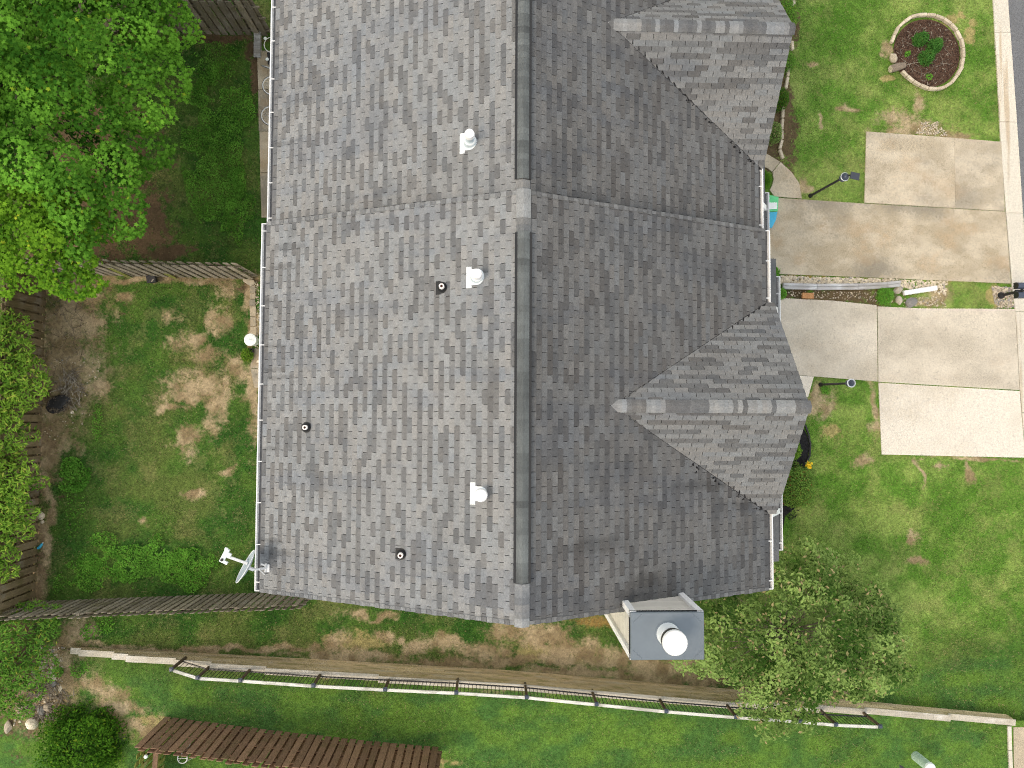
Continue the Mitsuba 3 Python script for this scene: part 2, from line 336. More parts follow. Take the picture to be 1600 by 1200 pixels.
def grass_base(p):
    """The lawn's colour: dry olive at the front, deep green at the back, lush below the timber wall."""
    x, y = p.x, p.y
    w = (fbm(x * 0.35, y * 0.35, 1.0, 3) - 0.5)
    front = smoothstep(8.0, 11.0, x + 3 * w) * smoothstep(-9.5, -7.0, y + 3 * w)
    lush = smoothstep(-8.2, -9.2, y + 1.0 * w)
    a = fbm(x * 1.1, y * 1.1, 0.5, 4)
    b = fbm(x * 4.5, y * 4.5, 2.5, 3)
    back = mix((0.030, 0.088, 0.013), (0.064, 0.124, 0.021), smoothstep(0.35, 0.65, a))
    back = mix(back, C(0.105, 0.125, 0.036), smoothstep(0.50, 0.72, fbm(x * 0.8 + 5, y * 0.8, 6.0, 4)) * 0.55)
    fr = mix((0.080, 0.175, 0.022), (0.180, 0.255, 0.060), smoothstep(0.34, 0.66, a))
    fr = mix(fr, C(0.064, 0.155, 0.016), smoothstep(0.52, 0.70, fbm(x * 0.7 + 20, y * 0.7, 4.0, 4)) * 0.7)
    lu = mix((0.050, 0.118, 0.026), (0.090, 0.170, 0.026), smoothstep(0.25, 0.75, fbm(x * 1.4 + 3, y * 2.2, 2.0, 5)))
    c = mix(mix(back, fr, front), lu, lush)
    return c * (0.70 + 0.50 * b + 0.32 * fbm(x * 13, y * 13, 5.0, 2))
def f_ground(p, n, uv):
    t, s, d, o = bare(p)
    g = noise(p.x * 42, p.y * 42, 1.0)
    g2 = noise(p.x * 14, p.y * 14, 3.0)
    c = grass_base(p) * (0.55 + 0.6 * g + 0.3 * g2)
    mott = fbm(p.x * 2.2, p.y * 2.2, 8.0, 4)
    tan = mix((0.235, 0.172, 0.100), (0.39, 0.305, 0.195), smoothstep(0.32, 0.68, mott)) * (0.62 + 0.45 * g + 0.35 * g2)
    soil = mix((0.065, 0.042, 0.028), (0.15, 0.095, 0.060), mott) * (0.6 + 0.5 * g + 0.35 * g2)
    straw = C(0.33, 0.27, 0.12) * (0.6 + 0.5 * g + 0.35 * g2)
    thin = smoothstep(0.56, 0.70, fbm(p.x * 1.5 + 11, p.y * 1.5, 4.0, 5) + 0.16 * (g2 - 0.5)) * smoothstep(-9.2, -8.0, p.y) * 0.6
    c = mix(c, C(0.26, 0.21, 0.105) * (0.6 + 0.5 * g + 0.35 * g2), thin * 0.35)
    c = mix(c, straw, s * 0.85)
    c = mix(c, soil, d * 0.92)
    c = mix(c, tan, t * 0.92)
    c = mix(c, C(0.30, 0.17, 0.06) * (0.6 + 0.5 * g + 0.3 * g2), o * 0.7)
    return c
bsdf('ground_material', f_ground, 0.95, 0.15)
def f_blade(p, n, uv):
    t, s, d, o = bare(p)
    c = grass_base(p) * (0.65 + 0.95 * uv.x)
    dry = mix((0.22, 0.19, 0.07), (0.40, 0.33, 0.16), uv.y)
    k = dr.maximum(dr.maximum(t, s), o) * 0.85
    c = mix(c, dry, dr.maximum(k, smoothstep(0.86, 0.95, uv.y) * 0.7))
    return c
scene['blade_material'] = {'type': 'twosided', 'bsdf': {'type': 'principled', 'base_color': proc(f_blade), 'roughness': 0.6, 'specular': 0.3}}

def leafmat(name, dark, light, accent, amt, rough=0.5):
    def fn(p, n, uv):
        c = mix(dark, light, uv.x)
        return mix(c, accent, smoothstep(1 - amt, 1 - amt * 0.4, uv.y))
    scene[name] = {'type': 'principledthin', 'base_color': proc(fn), 'roughness': rough, 'diff_trans': 0.6, 'spec_trans': 0.0, 'eta': 1.4}
leafmat('maple_leaf', (0.042, 0.135, 0.015), (0.200, 0.460, 0.050), (0.32, 0.46, 0.04), 0.012)
leafmat('pale_maple_leaf', (0.055, 0.155, 0.014), (0.225, 0.440, 0.034), (0.40, 0.48, 0.04), 0.02)
leafmat('privet_leaf', (0.060, 0.160, 0.020), (0.270, 0.460, 0.060), (0.42, 0.50, 0.09), 0.12)
leafmat('bamboo_leaf', (0.042, 0.130, 0.022), (0.200, 0.410, 0.060), (0.30, 0.34, 0.06), 0.10)
leafmat('olive_leaf', (0.048, 0.110, 0.020), (0.320, 0.460, 0.135), (0.46, 0.38, 0.20), 0.07)
leafmat('boxwood_leaf', (0.024, 0.080, 0.012), (0.110, 0.240, 0.030), (0.20, 0.23, 0.03), 0.10, 0.4)
leafmat('holly_leaf', (0.018, 0.066, 0.010), (0.120, 0.290, 0.024), (0.20, 0.32, 0.03), 0.05, 0.35)
leafmat('box_red_leaf', (0.055, 0.130, 0.024), (0.250, 0.420, 0.085), (0.24, 0.10, 0.04), 0.10, 0.45)
leafmat('needle_leaf', (0.030, 0.110, 0.024), (0.110, 0.290, 0.060), (0.12, 0.22, 0.05), 0.1)
leafmat('weed_leaf', (0.060, 0.190, 0.022), (0.215, 0.500, 0.070), (0.20, 0.30, 0.06), 0.08)

# ------------------------------------------------------------------ ground, upper lawn, road, concrete
def axis_steps(lo, hi, step, far):
    a = list(np.arange(lo, hi + 1e-6, step))
    k, d = step, []
    while k < far:
        k *= 1.7
        d.append(k)
    return np.array([lo - x for x in reversed(d)] + a + [hi + x for x in d])
gx, gy = axis_steps(-20, 22, 0.35, 700), axis_steps(-16, 18, 0.35, 700)
X, Y = np.meshgrid(gx, gy, indexing='ij')
import meshkit
Z = 0.05 * (meshkit.fbm(np.stack([X * .5, Y * .5, X * 0], -1), 3, 5) - 0.5) - 0.01
def grid(X, Y, Z):
    n, m = X.shape
    i, j = np.meshgrid(np.arange(n - 1), np.arange(m - 1), indexing='ij')
    q = np.stack([i * m + j, (i + 1) * m + j, (i + 1) * m + j + 1, i * m + j + 1], -1).reshape(-1, 4)
    return trimesh.Trimesh(np.stack([X, Y, Z], -1).reshape(-1, 3), np.vstack([q[:, [0, 1, 2]], q[:, [0, 2, 3]]]), process=False)
put('ground', grid(X, Y, Z), 'ground_material', True)
struct('ground')

WALL = np.array([(-13.687, -7.690), (-8.786, -7.997), (0.774, -8.637), (7.821, -9.322), (11.930, -9.740), (17.711, -10.336)])
def wall_y(x):
    return np.interp(x, WALL[:, 0], WALL[:, 1])
HX = np.array([(-13.687, -7.690), (-11.672, -7.817), (-9.834, -7.922), (-6.682, -8.147), (-3.504, -8.353), (7.931, -9.323), (11.930, -9.740), (15.368, -10.066), (17.778, -10.337)])[:, 0]
def lawn_h(x):
    return np.interp(x, np.concatenate([[HX[0] - 1.2], HX, [HX[-1] + .05]]), [-0.06, .06, .40, .62, .90, 1.08, 1.08, .66, .40, .30, .30])
ux = np.concatenate([[-90, -50, -30, -20], np.arange(HX[0] - 2, 18.5, .25), [24, 34, 60, 90]])
ut = np.concatenate([np.arange(0, 6, .25), np.arange(6, 12, 1.0), [20, 40, 90]])
UX, UT = np.meshgrid(ux, ut, indexing='ij')
UY = wall_y(UX) - 0.09 - UT
UZ = lawn_h(UX) + 0.05 * (meshkit.fbm(np.stack([UX * .5, UY * .5, UX * 0], -1), 3, 9) - 0.5) * np.clip(UT, 0, 1)
m = grid(UX, UY, UZ)
m.faces = m.faces[:, ::-1]
put('upper_lawn', m, 'ground_material', True)
struct('upper_lawn')
def ground_z(x, y):
    return lawn_h(x) if y < wall_y(x) - .1 else 0.0

# road and kerb
KL = [(17.915, 16.124), (17.945, 14.718), (18.074, 9.568), (18.186, 7.093), (18.335, 4.366), (18.438, 3.236), (18.501, 0.766), (18.634, -1.575), (18.792, -4.559), (18.956, -12.160), (19.196, -18.529)]
KR = [(18.479, 16.136), (18.507, 14.728), (18.726, 9.622), (18.811, 7.098), (18.957, 4.369), (19.060, 3.239), (19.143, 0.766), (19.274, -1.577), (19.428, -4.563), (19.630, -12.171), (19.863, -18.546)]
kr = np.array(KR)
far = np.array([[60., 40.], [60., -40.]])
put('road', prism(np.vstack([kr - [0.05, 0], [[kr[-1, 0], -40], far[1], far[0], [kr[0, 0], 40]]]), -0.3, 0.004), 'asphalt')
struct('road')
labels['kerb'] = {'kind': 'structure', 'label': 'pale concrete kerb strip along the road'}
R = rng_of(3)
kl = np.array(KL)
joints = [-50, 52, 191, 330, 483, 640, 800, 960, 1140, 1330]
jy = [(18.448, 15.900), (18.377, 13.511), (18.281, 10.285), (18.184, 7.024), (18.539, 3.530), (18.660, -0.017), (18.553, -3.456), (18.444, -6.964), (18.323, -10.861), (18.198, -14.919)]
for a, b in zip(jy[:-1], jy[1:]):
    ys = np.linspace(a[1] - .008, b[1] + .008, 6)
    l = np.stack([np.interp(-ys, -kl[:, 1], kl[:, 0]), ys], 1)
    r = np.stack([np.interp(-ys, -kr[:, 1], kr[:, 0]), ys], 1)
    slab = prism(np.vstack([l + [.02, 0], r[::-1] - [.0, 0]]), -.2, .035 + R.uniform(-.004, .004))
    put('kerb__slab', slab, 'kerb_concrete', uv=(R.random(), 0))

def slab(key, poly, top, clean, seed):
    put(key, prism(np.array(poly), -.15, top), 'concrete', uv=(clean, seed))
labels['neighbour_driveway'] = {'kind': 'structure', 'label': 'upper concrete driveway of the neighbouring house, stained grey'}
slab('neighbour_driveway__slab', [(8.601, 7.573), (13.182, 7.310), (18.185, 7.070), (18.305, 4.524), (12.967, 4.721), (9.959, 4.816), (8.563, 4.808)], .030, .18, .1)
slab('neighbour_driveway__slab', [(13.260, 9.876), (16.421, 9.686), (16.377, 7.180), (13.137, 7.344)], .034, .30, .5)
slab('neighbour_driveway__slab', [(16.428, 9.686), (18.109, 9.568), (18.162, 7.093), (16.384, 7.180)], .034, .32, .9)
labels['driveway'] = {'kind': 'structure', 'label': 'lower concrete driveway leading to the near house'}
slab('driveway__slab', [(8.553, 4.070), (9.968, 3.976), (11.953, 3.885), (13.498, 3.734), (13.469, 1.075), (10.642, 1.295), (8.517, 1.425)], .030, .62, .35)
slab('driveway__slab', [(13.527, 3.690), (15.105, 3.629), (18.427, 3.620), (18.501, 0.777), (13.496, 1.062)], .034, .58, .65)
slab('driveway__slab', [(13.499, 1.031), (18.500, 0.743), (18.623, -1.575), (13.557, -1.451)], .036, .84, .2)
slab('driveway__slab', [(10.194, 1.305), (11.226, 1.240), (11.011, 0.541), (10.174, 0.099)], .036, .97, .8)
labels['front_walk'] = {'kind': 'structure', 'label': 'curved concrete walk beside the neighbouring driveway'}
slab('front_walk__slab', [(9.304, 9.235), (9.727, 9.024), (10.172, 8.763), (9.881, 8.410), (9.724, 8.536), (9.296, 8.690)], .030, .15, .3)
slab('front_walk__slab', [(10.190, 8.750), (10.561, 8.408), (10.827, 8.025), (10.920, 7.471), (9.946, 7.541), (9.791, 7.766), (9.873, 7.925), (9.933, 8.152), (9.896, 8.397)], .030, .20, .75)
labels['sidewalk'] = {'kind': 'structure', 'label': 'tan gravelly walk at the lower right corner'}
put('sidewalk', prism(np.array([(17.720, -10.635, 0.300), (18.985, -10.654, 0.300), (19.315, -14.129, 0.300), (17.659, -14.097, 0.300)])[:, :2], .1, .325), 'paver', uv=(.25, 0))
labels['back_path'] = {'kind': 'structure', 'label': 'narrow worn concrete strip along the back of the houses'}
R = rng_of(4)
PATH = [(445, 458, 391, 399), (459, 467, 391, 399), (468, 478, 391, 399), (479, 494, 392, 400), (495, 510, 392.5, 400), (511, 524, 392, 401)]
for x0y in [((-8.101, 4.296), (-7.930, 4.297), (-7.926, 4.057), (-8.098, 4.056)), ((-8.098, 4.034), (-7.926, 4.035), (-7.923, 3.860), (-8.095, 3.859)), ((-8.105, 3.837), (-7.923, 3.838), (-7.920, 3.620), (-8.102, 3.619)),
            ((-8.091, 3.598), (-7.898, 3.598), (-7.894, 3.272), (-8.087, 3.271)), ((-8.076, 3.249), (-7.893, 3.250), (-7.889, 2.923), (-8.071, 2.923)), ((-8.071, 2.901), (-7.867, 2.902), (-7.863, 2.619), (-8.067, 2.618)),
            ((-7.964, 2.163), (-7.621, 2.164), (-7.613, 1.513), (-8.061, 1.512)), ((-8.040, 1.491), (-7.612, 1.491), (-7.604, 0.842), (-7.902, 0.842)), ((-7.978, 12.428), (-7.477, 12.436), (-7.460, 11.091), (-7.916, 11.084)),
            ((-7.916, 11.062), (-7.459, 11.068), (-7.441, 9.640), (-7.874, 9.635)), ((-7.852, 9.613), (-7.440, 9.618), (-7.422, 8.196), (-7.811, 8.192)), ((-7.811, 8.170), (-7.422, 8.174), (-7.402, 6.649), (-7.747, 6.646))]:
    put('back_path__slab', prism(np.array(x0y), -.1, .03 + R.uniform(0, .012)), 'concrete', uv=(R.uniform(.0, .25), R.random()))

# ------------------------------------------------------------------ the two houses (u across the ridge, v along it)
YAW = -0.00566
HROT = np.array([[math.cos(YAW), -math.sin(YAW), 0], [math.sin(YAW), math.cos(YAW), 0], [0, 0, 1]])
def hw(m):
    """House coordinates to world."""
    if isinstance(m, trimesh.Trimesh):
        m = m.copy()
        m.vertices = np.asarray(m.vertices) @ HROT.T
        return m
    return np.asarray(m, float) @ HROT.T
RIDGE_U, EAVE_B, EAVE_F, SLOPE = 0.68, -5.36, 6.75, 0.453

TABF = np.array([[0, 1, 3], [0, 3, 2], [4, 5, 1], [4, 1, 0], [4, 0, 2], [4, 2, 6], [1, 5, 7], [1, 7, 3]])
EXPO, TABW = 0.1275, 0.305
class Tabs:
    """Shingle tabs of one house: corners, tone, hue, and the distance to the sky above the ridge."""
    def __init__(self):
        self.v, self.uv = [], []
    def add(self, O, A, U, N, a0, a1, b0, b1, s0, s1, t, tone, hue):
        lo, hi = O + U * s0, O + U * s1
        p = [lo + A * a0 + N * (t + .003), lo + A * a1 + N * (t + .003), hi + A * b0 + N * .003, hi + A * b1 + N * .003,
             lo + A * a0, lo + A * a1, hi + A * b0 - N * .003, hi + A * b1 - N * .003]
        self.v.append(np.array(p) @ HROT.T)
        self.uv.append((tone, hue))
    def emit(self, key, near):
        """The tabs that show largest as parts, the rest as one part."""
        c = np.array([v[:4].mean(0) for v in self.v])
        order = np.argsort(np.linalg.norm(c - near, axis=1))
        for i in order[:300]:
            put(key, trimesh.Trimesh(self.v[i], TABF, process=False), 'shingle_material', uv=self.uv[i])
        rest = order[300:]
        V = np.vstack([self.v[i] for i in rest])
        F = np.vstack([TABF + 8 * k for k in range(len(rest))])
        k = put(key + '_field', trimesh.Trimesh(V, F, process=False), 'shingle_material', uv=np.repeat(np.array([self.uv[i] for i in rest]), 8, axis=0))
        labels[k] = {'kind': 'stuff'}

def lay_slope(tabs, O, A, U, L, S, rng, lo, hi, same, left=None, right=None, skip=None, course0=0):
    """Courses of tabs on a slope: O the lower corner, A along the eave, U up the slope; left(s), right(s) bound it."""
    N = np.cross(A, U)
    if N[2] < 0:
        N = -N
    n = int(math.ceil(S / EXPO))
    prev = []
    for i in range(n):
        s0, s1 = i * EXPO, min((i + 1) * EXPO + .03, S)
        off = (i % 2) * TABW / 2 + rng.uniform(-.006, .006) - TABW
        shift = rng.uniform(-.03, .03)
        l0, l1 = (left(s0), left(s1)) if left else (0, 0)
        r0, r1 = (right(s0), right(s1)) if right else (L, L)
        a = off
        light = rng.random() < .55
        hue = rng.random()
        row = []
        while a < max(r0, r1):
            if rng.random() > same:
                near_dark = any(p0 < a + TABW * .8 and p1 > a + TABW * .2 for p0, p1 in prev)
                light = rng.random() < (.84 if near_dark else .40)
                hue = np.clip(rng.normal(.5, .3), 0, 1)
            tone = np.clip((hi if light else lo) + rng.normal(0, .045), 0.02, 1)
            if not light:
                row.append((a, a + TABW))
            a0, a1 = a + .0068, a + TABW - .0068
            b0, b1 = a0, a1
            A0, A1, B0, B1 = max(a0, l0), min(a1, r0), max(b0, l1), min(b1, r1)
            a += TABW
            if A1 - A0 < .01 and B1 - B0 < .01:
                continue
            A1, B1 = max(A1, A0 + .002), max(B1, B0 + .002)
            c = O + U * (s0 + EXPO / 2) + A * ((A0 + A1) / 2)
            if skip is not None and skip(c):
                continue
            tabs.add(O, A, U, N, A0, A1, B0, B1, s0, s1, rng.uniform(.005, .0085), tone, hue)
        prev = row

def cap_strip(key, path0, path1, width, drop, step, rng, material, lo=.25, hi=.8, same=.45, vary=.08, lift=.012, arch=5, side_drop=None):
    """Bent caps along a ridge from path0 to path1, each overlapping the next."""
    p0, p1 = np.asarray(path0, float), np.asarray(path1, float)
    L = np.linalg.norm(p1 - p0)
    t = (p1 - p0) / L
    s = np.cross(t, [0, 0, 1.0])
    s /= np.linalg.norm(s)
    n = int(L / step)
    light = True
    for i in range(n):
        if rng.random() > same:
            light = rng.random() < .55
        tone = np.clip((hi if light else lo) + rng.normal(0, vary), 0, 1)
        a, b = p0 + t * (i * L / n), p0 + t * ((i + 1) * L / n + .03)
        w = np.linspace(-1, 1, arch)
        prof = [(x * width / 2, -drop * abs(x) ** 1.4) for x in w]
        V, F = [], []
        for q, dz in ((a, lift + .006), (b, lift)):
            for (x, z) in prof:
                V.append(q + s * x + np.array([0, 0, z + dz]))
        for (x, z) in prof:
            V.append(a + s * x + np.array([0, 0, z + lift - .004]))
        m_ = arch
        for k in range(m_ - 1):
            F += [[k, k + 1, m_ + k + 1], [k, m_ + k + 1, m_ + k], [2 * m_ + k, 2 * m_ + k + 1, k + 1], [2 * m_ + k, k + 1, k]]
        put(key, trimesh.Trimesh(hw(np.array(V)), F, process=False), material, uv=(tone, np.clip(rng.normal(.5, .22), 0, 1)))

CA, SA = 1 / math.hypot(1, SLOPE), SLOPE / math.hypot(1, SLOPE)
GS = 0.725
def build_house(house, dz, v0, v1, gable_v, gable_u, gable_top, gable_half, seed, near, lower_u, lower_z, walls_v1=None):
    """Walls, roof, front gable, gutters. dz lowers it; v0..v1 its extent along the ridge."""
    rz = 9.8 + dz
    zb, zf = rz - SLOPE * (RIDGE_U - EAVE_B), rz - SLOPE * (EAVE_F - RIDGE_U)
    R = rng_of(seed)
    # walls
    wv0, wv1 = v0 + (.16 if dz == 0 else .02), v1 - .16
    put(f'{house}__wall', hw(box(((EAVE_B + EAVE_F) / 2 + .02, (wv0 + wv1) / 2, (zb - .25) / 2), (EAVE_F - EAVE_B - .62, wv1 - wv0, zb - .25))), 'siding_material', uv=(.5, 0))
    g = trimesh.Trimesh(np.array([(EAVE_B + .35, v, zb + .1) for v in (wv0, wv1)] + [(EAVE_F - .35, v, zf + .1) for v in (wv0, wv1)] + [(RIDGE_U, v, rz - .12) for v in (wv0, wv1)] + [(u, v, zb - .25) for u in (EAVE_B + .35, EAVE_F - .35) for v in (wv0, wv1)]))
    put(f'{house}__gable_wall', hw(trimesh.convex.convex_hull(g)), 'siding_material', uv=(.5, 0))
    # windows of the gable end and the back
    for (u, z) in [(-2.6, 5.0), (-2.6, 2.0), (1.2, 2.0)]:
        if dz == 0:
            put(f'{house}__window', hw(box((u, wv0 - .03, z), (1.0, .05, 1.4))), 'white_trim')
            put(f'{house}__window__pane', hw(box((u, wv0 - .06, z), (.84, .03, 1.24))), 'glass_grey')
    # roof slabs: back slope, front slope
    for side, (e, ze) in (('back', (EAVE_B, zb)), ('front', (EAVE_F, zf))):
        P = []
        for v in (v0, v1):
            for (u, z) in ((e, ze), (RIDGE_U, rz)):
                P += [(u, v, z), (u, v, z - .10)]
        put(f'{house}__roof', hw(trimesh.convex.convex_hull(np.array(P))), 'felt_material')
    for e, ze, sgn in ((EAVE_B, zb, 1), (EAVE_F, zf, -1)):
        put(f'{house}__fascia', hw(box((e + sgn * .05, (v0 + v1) / 2, ze - .16), (.03, v1 - v0 - .02, .17))), 'white_trim')
        for v in (v0, v1):
            put(f'{house}__rake_board', hw(beam((e + sgn * .02, v + (.018 if v == v0 else -.018), ze - .115), (RIDGE_U, v + (.018 if v == v0 else -.018), rz - .115), .03, .12)), 'white_trim')
    tabs = Tabs()
    S = (RIDGE_U - EAVE_B + .03) / CA
    A = np.array([0, 1.0, 0])
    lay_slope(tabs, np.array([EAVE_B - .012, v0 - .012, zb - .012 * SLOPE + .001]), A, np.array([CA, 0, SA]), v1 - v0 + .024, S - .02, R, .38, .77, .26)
    Sf = (EAVE_F - RIDGE_U + .03) / CA
    def under_gable(c):
        return c[2] < gable_top - GS * abs(c[1] - gable_v) - .10 and c[0] < gable_u - .3
    lay_slope(tabs, np.array([EAVE_F + .012, v0 - .012, zf - .012 * SLOPE + .001]), A, np.array([-CA, 0, SA]), v1 - v0 + .024, Sf - .02, R, .10, .26, .38, skip=under_gable)  # same shingle in darker tones: the front slope's shade put into tab colour
    # starter pieces along the rakes
    sv, su = [], []
    for sgn, e, ze in ((1, EAVE_B, zb), (-1, EAVE_F, zf)):
        U_ = np.array([sgn * CA, 0, SA])
        N_ = np.array([-sgn * SA, 0, CA])
        n_ = int(S / EXPO) - 1
        for v in (v0 + .035, v1 - .035):
            for i in range(n_):
                o_ = np.array([e, v, ze]) + U_ * (i * EXPO + .01) + N_ * .014
                w_ = .042 + R.uniform(-.012, .012)
                p_ = [o_ + np.array([0, y_ * w_, 0]) + U_ * x_ * (EXPO - .008) + N_ * z_ * .008 for z_ in (0, 1) for y_ in (-1, 1) for x_ in (0, 1)]
                sv.append(hexa(p_))
                su.append(np.tile([np.clip((.72 if i % 2 == 0 else .42) * (1 if sgn > 0 else .55) + R.normal(0, .06), 0, 1), .4], (8, 1)))  # front-slope strips toned down too, carrying that slope's painted shade
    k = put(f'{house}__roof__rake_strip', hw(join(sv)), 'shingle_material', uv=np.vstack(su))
    labels[k] = {'kind': 'stuff'}
    # front gable
    ge = gable_top - GS * gable_half
    u_at = lambda z: RIDGE_U + (rz - z) / SLOPE          # where the main front slope has this height
    gca, gsa = 1 / math.hypot(1, GS), GS / math.hypot(1, GS)
    for sg in (-1, 1):
        ve = gable_v + sg * gable_half
        P = [(gable_u, ve, ge), (gable_u, gable_v, gable_top), (u_at(gable_top), gable_v, gable_top), (u_at(ge) - .02, ve, ge)]
        P = np.array(P)
        put(f'{house}__gable_roof', hw(trimesh.convex.convex_hull(np.vstack([P - [0, 0, .004], P - [0, 0, .10]]))), 'felt_material')
        U = np.array([0, -sg * gca, gsa])
        O = np.array([gable_u + .03, ve + sg * .02, ge - .02 * GS + .001])
        Sg = (gable_half + .02) / gca
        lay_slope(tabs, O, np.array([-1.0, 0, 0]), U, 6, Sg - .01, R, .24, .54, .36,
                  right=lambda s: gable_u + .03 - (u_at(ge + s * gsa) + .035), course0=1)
        put(f'{house}__gable_rake_board', hw(beam((gable_u - .02, ve, ge - .12), (gable_u - .02, gable_v, gable_top - .12), .03, .14)), 'white_trim')
    gw = np.array([(u, gable_v + s * (gable_half - .25), z) for u in (gable_u - .14, gable_u - 1.4) for s in (-1, 1) for z in (zf - .3, ge + .05)] + [(u, gable_v, gable_top - .16) for u in (gable_u - .14, gable_u - 1.4)])
    put(f'{house}__gable_wall', hw(trimesh.convex.convex_hull(gw)), 'siding_material', uv=(.6, 0))
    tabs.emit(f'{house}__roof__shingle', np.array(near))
    cap_strip(f'{house}__roof__ridge_cap', (u_at(gable_top) - .12, gable_v, gable_top + .012), (gable_u + .03, gable_v, gable_top + .012), .29, .085, .105, R, 'shingle_material', .30, .80, .40, .05)
    # leaf litter caught in the lower valley
    n = 18
    dv = []
    for i in range(n):
        f = R.choice([.52, .66, .82, .93]) + R.normal(0, .018)
        z = gable_top + (ge - gable_top) * f
        p = np.array([u_at(z) - R.uniform(.0, .10) - .02, gable_v - gable_half * f - .01 - (R.exponential(.05) if R.random() < .5 else 0), 0])
        p[2] = rz - SLOPE * (p[0] - RIDGE_U) + .014
        dv.append(box(p, (R.uniform(.02, .10), R.uniform(.015, .06), .006), R.uniform(0, 3.1), (math.atan(SLOPE), [0, 1, 0])))
    k = put(f'{house}__valley_litter', hw(join(dv)), 'black_mulch')
    labels[k] = {'kind': 'stuff'}
    for sg in (-1, 1):
        a = np.array([u_at(gable_top) - .02, gable_v + sg * .02, gable_top + .004])
        b = np.array([u_at(ge) + .0, gable_v + sg * gable_half, ge + .004])
        put(f'{house}__valley_lining', hw(beam(a, b, .035, .012, up=(-SLOPE, 0, 1))), 'felt_material')
    # gutters: back, front
    def gutter(u, z, va, vb, sgn, name='gutter', hang=.92, w=.135, off=0.2):
        zc = z - .055
        prof = [(0, .0), (0, -.10), (w * .75, -.10), (w, -.05), (w, .0)]
        outer = []
        for (x, y) in prof:
            outer.append((u - sgn * x, zc + y))
        parts = []
        for (a_, b_) in zip(outer[:-1], outer[1:]):
            parts.append(beam((a_[0], va, a_[1]), (a_[0], vb, a_[1]), .004, .004))
            q = np.array([(a_[0], va, a_[1]), (a_[0], vb, a_[1]), (b_[0], va, b_[1]), (b_[0], vb, b_[1])])
            parts.append(hexa(np.array([q[0], q[1], q[2], q[3], q[0] + [0, 0, -.003], q[1] + [0, 0, -.003], q[2] + [0, 0, -.003], q[3] + [0, 0, -.003]])))
        parts.append(beam((u - sgn * w, va, zc + .002), (u - sgn * w, vb, zc + .002), .028, .016))
        for v in (va, vb):
            parts.append(box((u - sgn * w / 2, v, zc - .05), (w, .006, .10)))
            parts.append(box((u - sgn * w / 2, v, zc + .0), (w, .022, .012)))
        k = put(f'{house}__{name}', hw(join(parts)), 'white_metal')
        put(f'{k}__lining', hw(box((u - sgn * w * .44, (va + vb) / 2, zc - .088), (w * .72, vb - va - .02, .008))), 'gutter_inside')
        v = va + off
        while v < vb:
            put(f'{k}__hanger', hw(box((u - sgn * w / 2 + sgn * .02, v, zc + .004), (w + .05, .024, .008))), 'white_metal')
            v += hang * R.uniform(.92, 1.08)
        return k
    gutter(EAVE_B, zb + .01, v0 + .01, v1 - .02, 1)
    gv0, gv1 = gable_v - gable_half + .06, gable_v + gable_half - .06
    gutter(EAVE_F, zf + .01, v0 + .01, gv0, -1)
    gutter(EAVE_F, zf + .01, gv1, v1 - .02 if dz == 0 else min(v1, 13), -1)
    # ground floor stands forward: its own small roof with a gutter
    P = [(u, v, z) for v in (v0 + .05, min(v1, 13.5) - .05) for (u, z) in ((EAVE_F - .4, lower_z + .7), (lower_u, lower_z + .02), (EAVE_F - .4, lower_z - .1), (lower_u, lower_z - .08))]
    put(f'{house}__porch_roof', hw(trimesh.convex.convex_hull(np.array(P))), 'shingle_material', uv=(.3, .5))
    put(f'{house}__porch_wall', hw(box(((EAVE_F - .4 + lower_u - .3) / 2, (v0 + min(v1, 13.5)) / 2, lower_z / 2 - .05), (lower_u - EAVE_F + .1, min(v1, 13.5) - v0 - .5, lower_z - .1))), 'siding_material', uv=(.5, 0))
    gutter(lower_u, lower_z, v0 + .35, gv0 + .2, -1, 'porch_gutter', .8)
    gutter(lower_u, lower_z, gv1 - .15, min(v1, 13.5) - .55, -1, 'porch_gutter', .8)
    for vv in ((gv0 - .38), (gv1 + .30)):
        put(f'{house}__downspout', hw(bevel_box((EAVE_F + .10, vv, zf - .5), (.10, .16, .7), 0, .01)), 'white_metal')
        put(f'{house}__downspout__elbow', hw(beam((EAVE_F + .13, vv, zf - .9), (lower_u - .15, vv, lower_z + .35), .15, .10)), 'white_metal')
    return rz

house, nb = 'near_townhouse', 'neighbouring_townhouse'
tag(house, 'near townhouse with grey shingle roof, brick-free gable end and white chimney chase', 'house')
tag(nb, 'neighbouring townhouse cut by the top edge, its grey roof one step lower', 'house')
labels[house]['label'] = 'near townhouse under a grey shingle roof with a boxed chimney at its gable end'
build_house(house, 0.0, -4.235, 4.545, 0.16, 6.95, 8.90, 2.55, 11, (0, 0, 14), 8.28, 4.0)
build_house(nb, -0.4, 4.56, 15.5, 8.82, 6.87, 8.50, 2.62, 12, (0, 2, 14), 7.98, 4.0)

# ridge vents and the caps beyond them
def ridge_vent(house, v0, v1, rz, seed):
    R = rng_of(seed)
    z = rz + .03
    for s in (-1, 1):
        put(f'{house}__ridge_vent', hw(box((RIDGE_U + s * .150, (v0 + v1) / 2, rz - .042), (.050, v1 - v0, .07))), 'black_rubber')
    cap_strip(f'{house}__ridge_vent__cap', (RIDGE_U, v0, z), (RIDGE_U, v1, z), .275, .062, .135, R, 'vent_cap_material', .36, .62, .3, .12)
ridge_vent(house, -3.40, 3.68, 9.8, 21)
ridge_vent(nb, 4.92, 15.4, 9.4, 22)
R = rng_of(23)
cap_strip(f'{house}__roof__ridge_cap', (RIDGE_U, 3.70, 9.815), (RIDGE_U, 4.55, 9.815), .30, .075, .125, R, 'shingle_material', .35, .85, .3)
cap_strip(f'{house}__roof__ridge_cap', (RIDGE_U, -3.42, 9.815), (RIDGE_U, -4.245, 9.815), .30, .075, .125, R, 'shingle_material', .5, .85, .5)
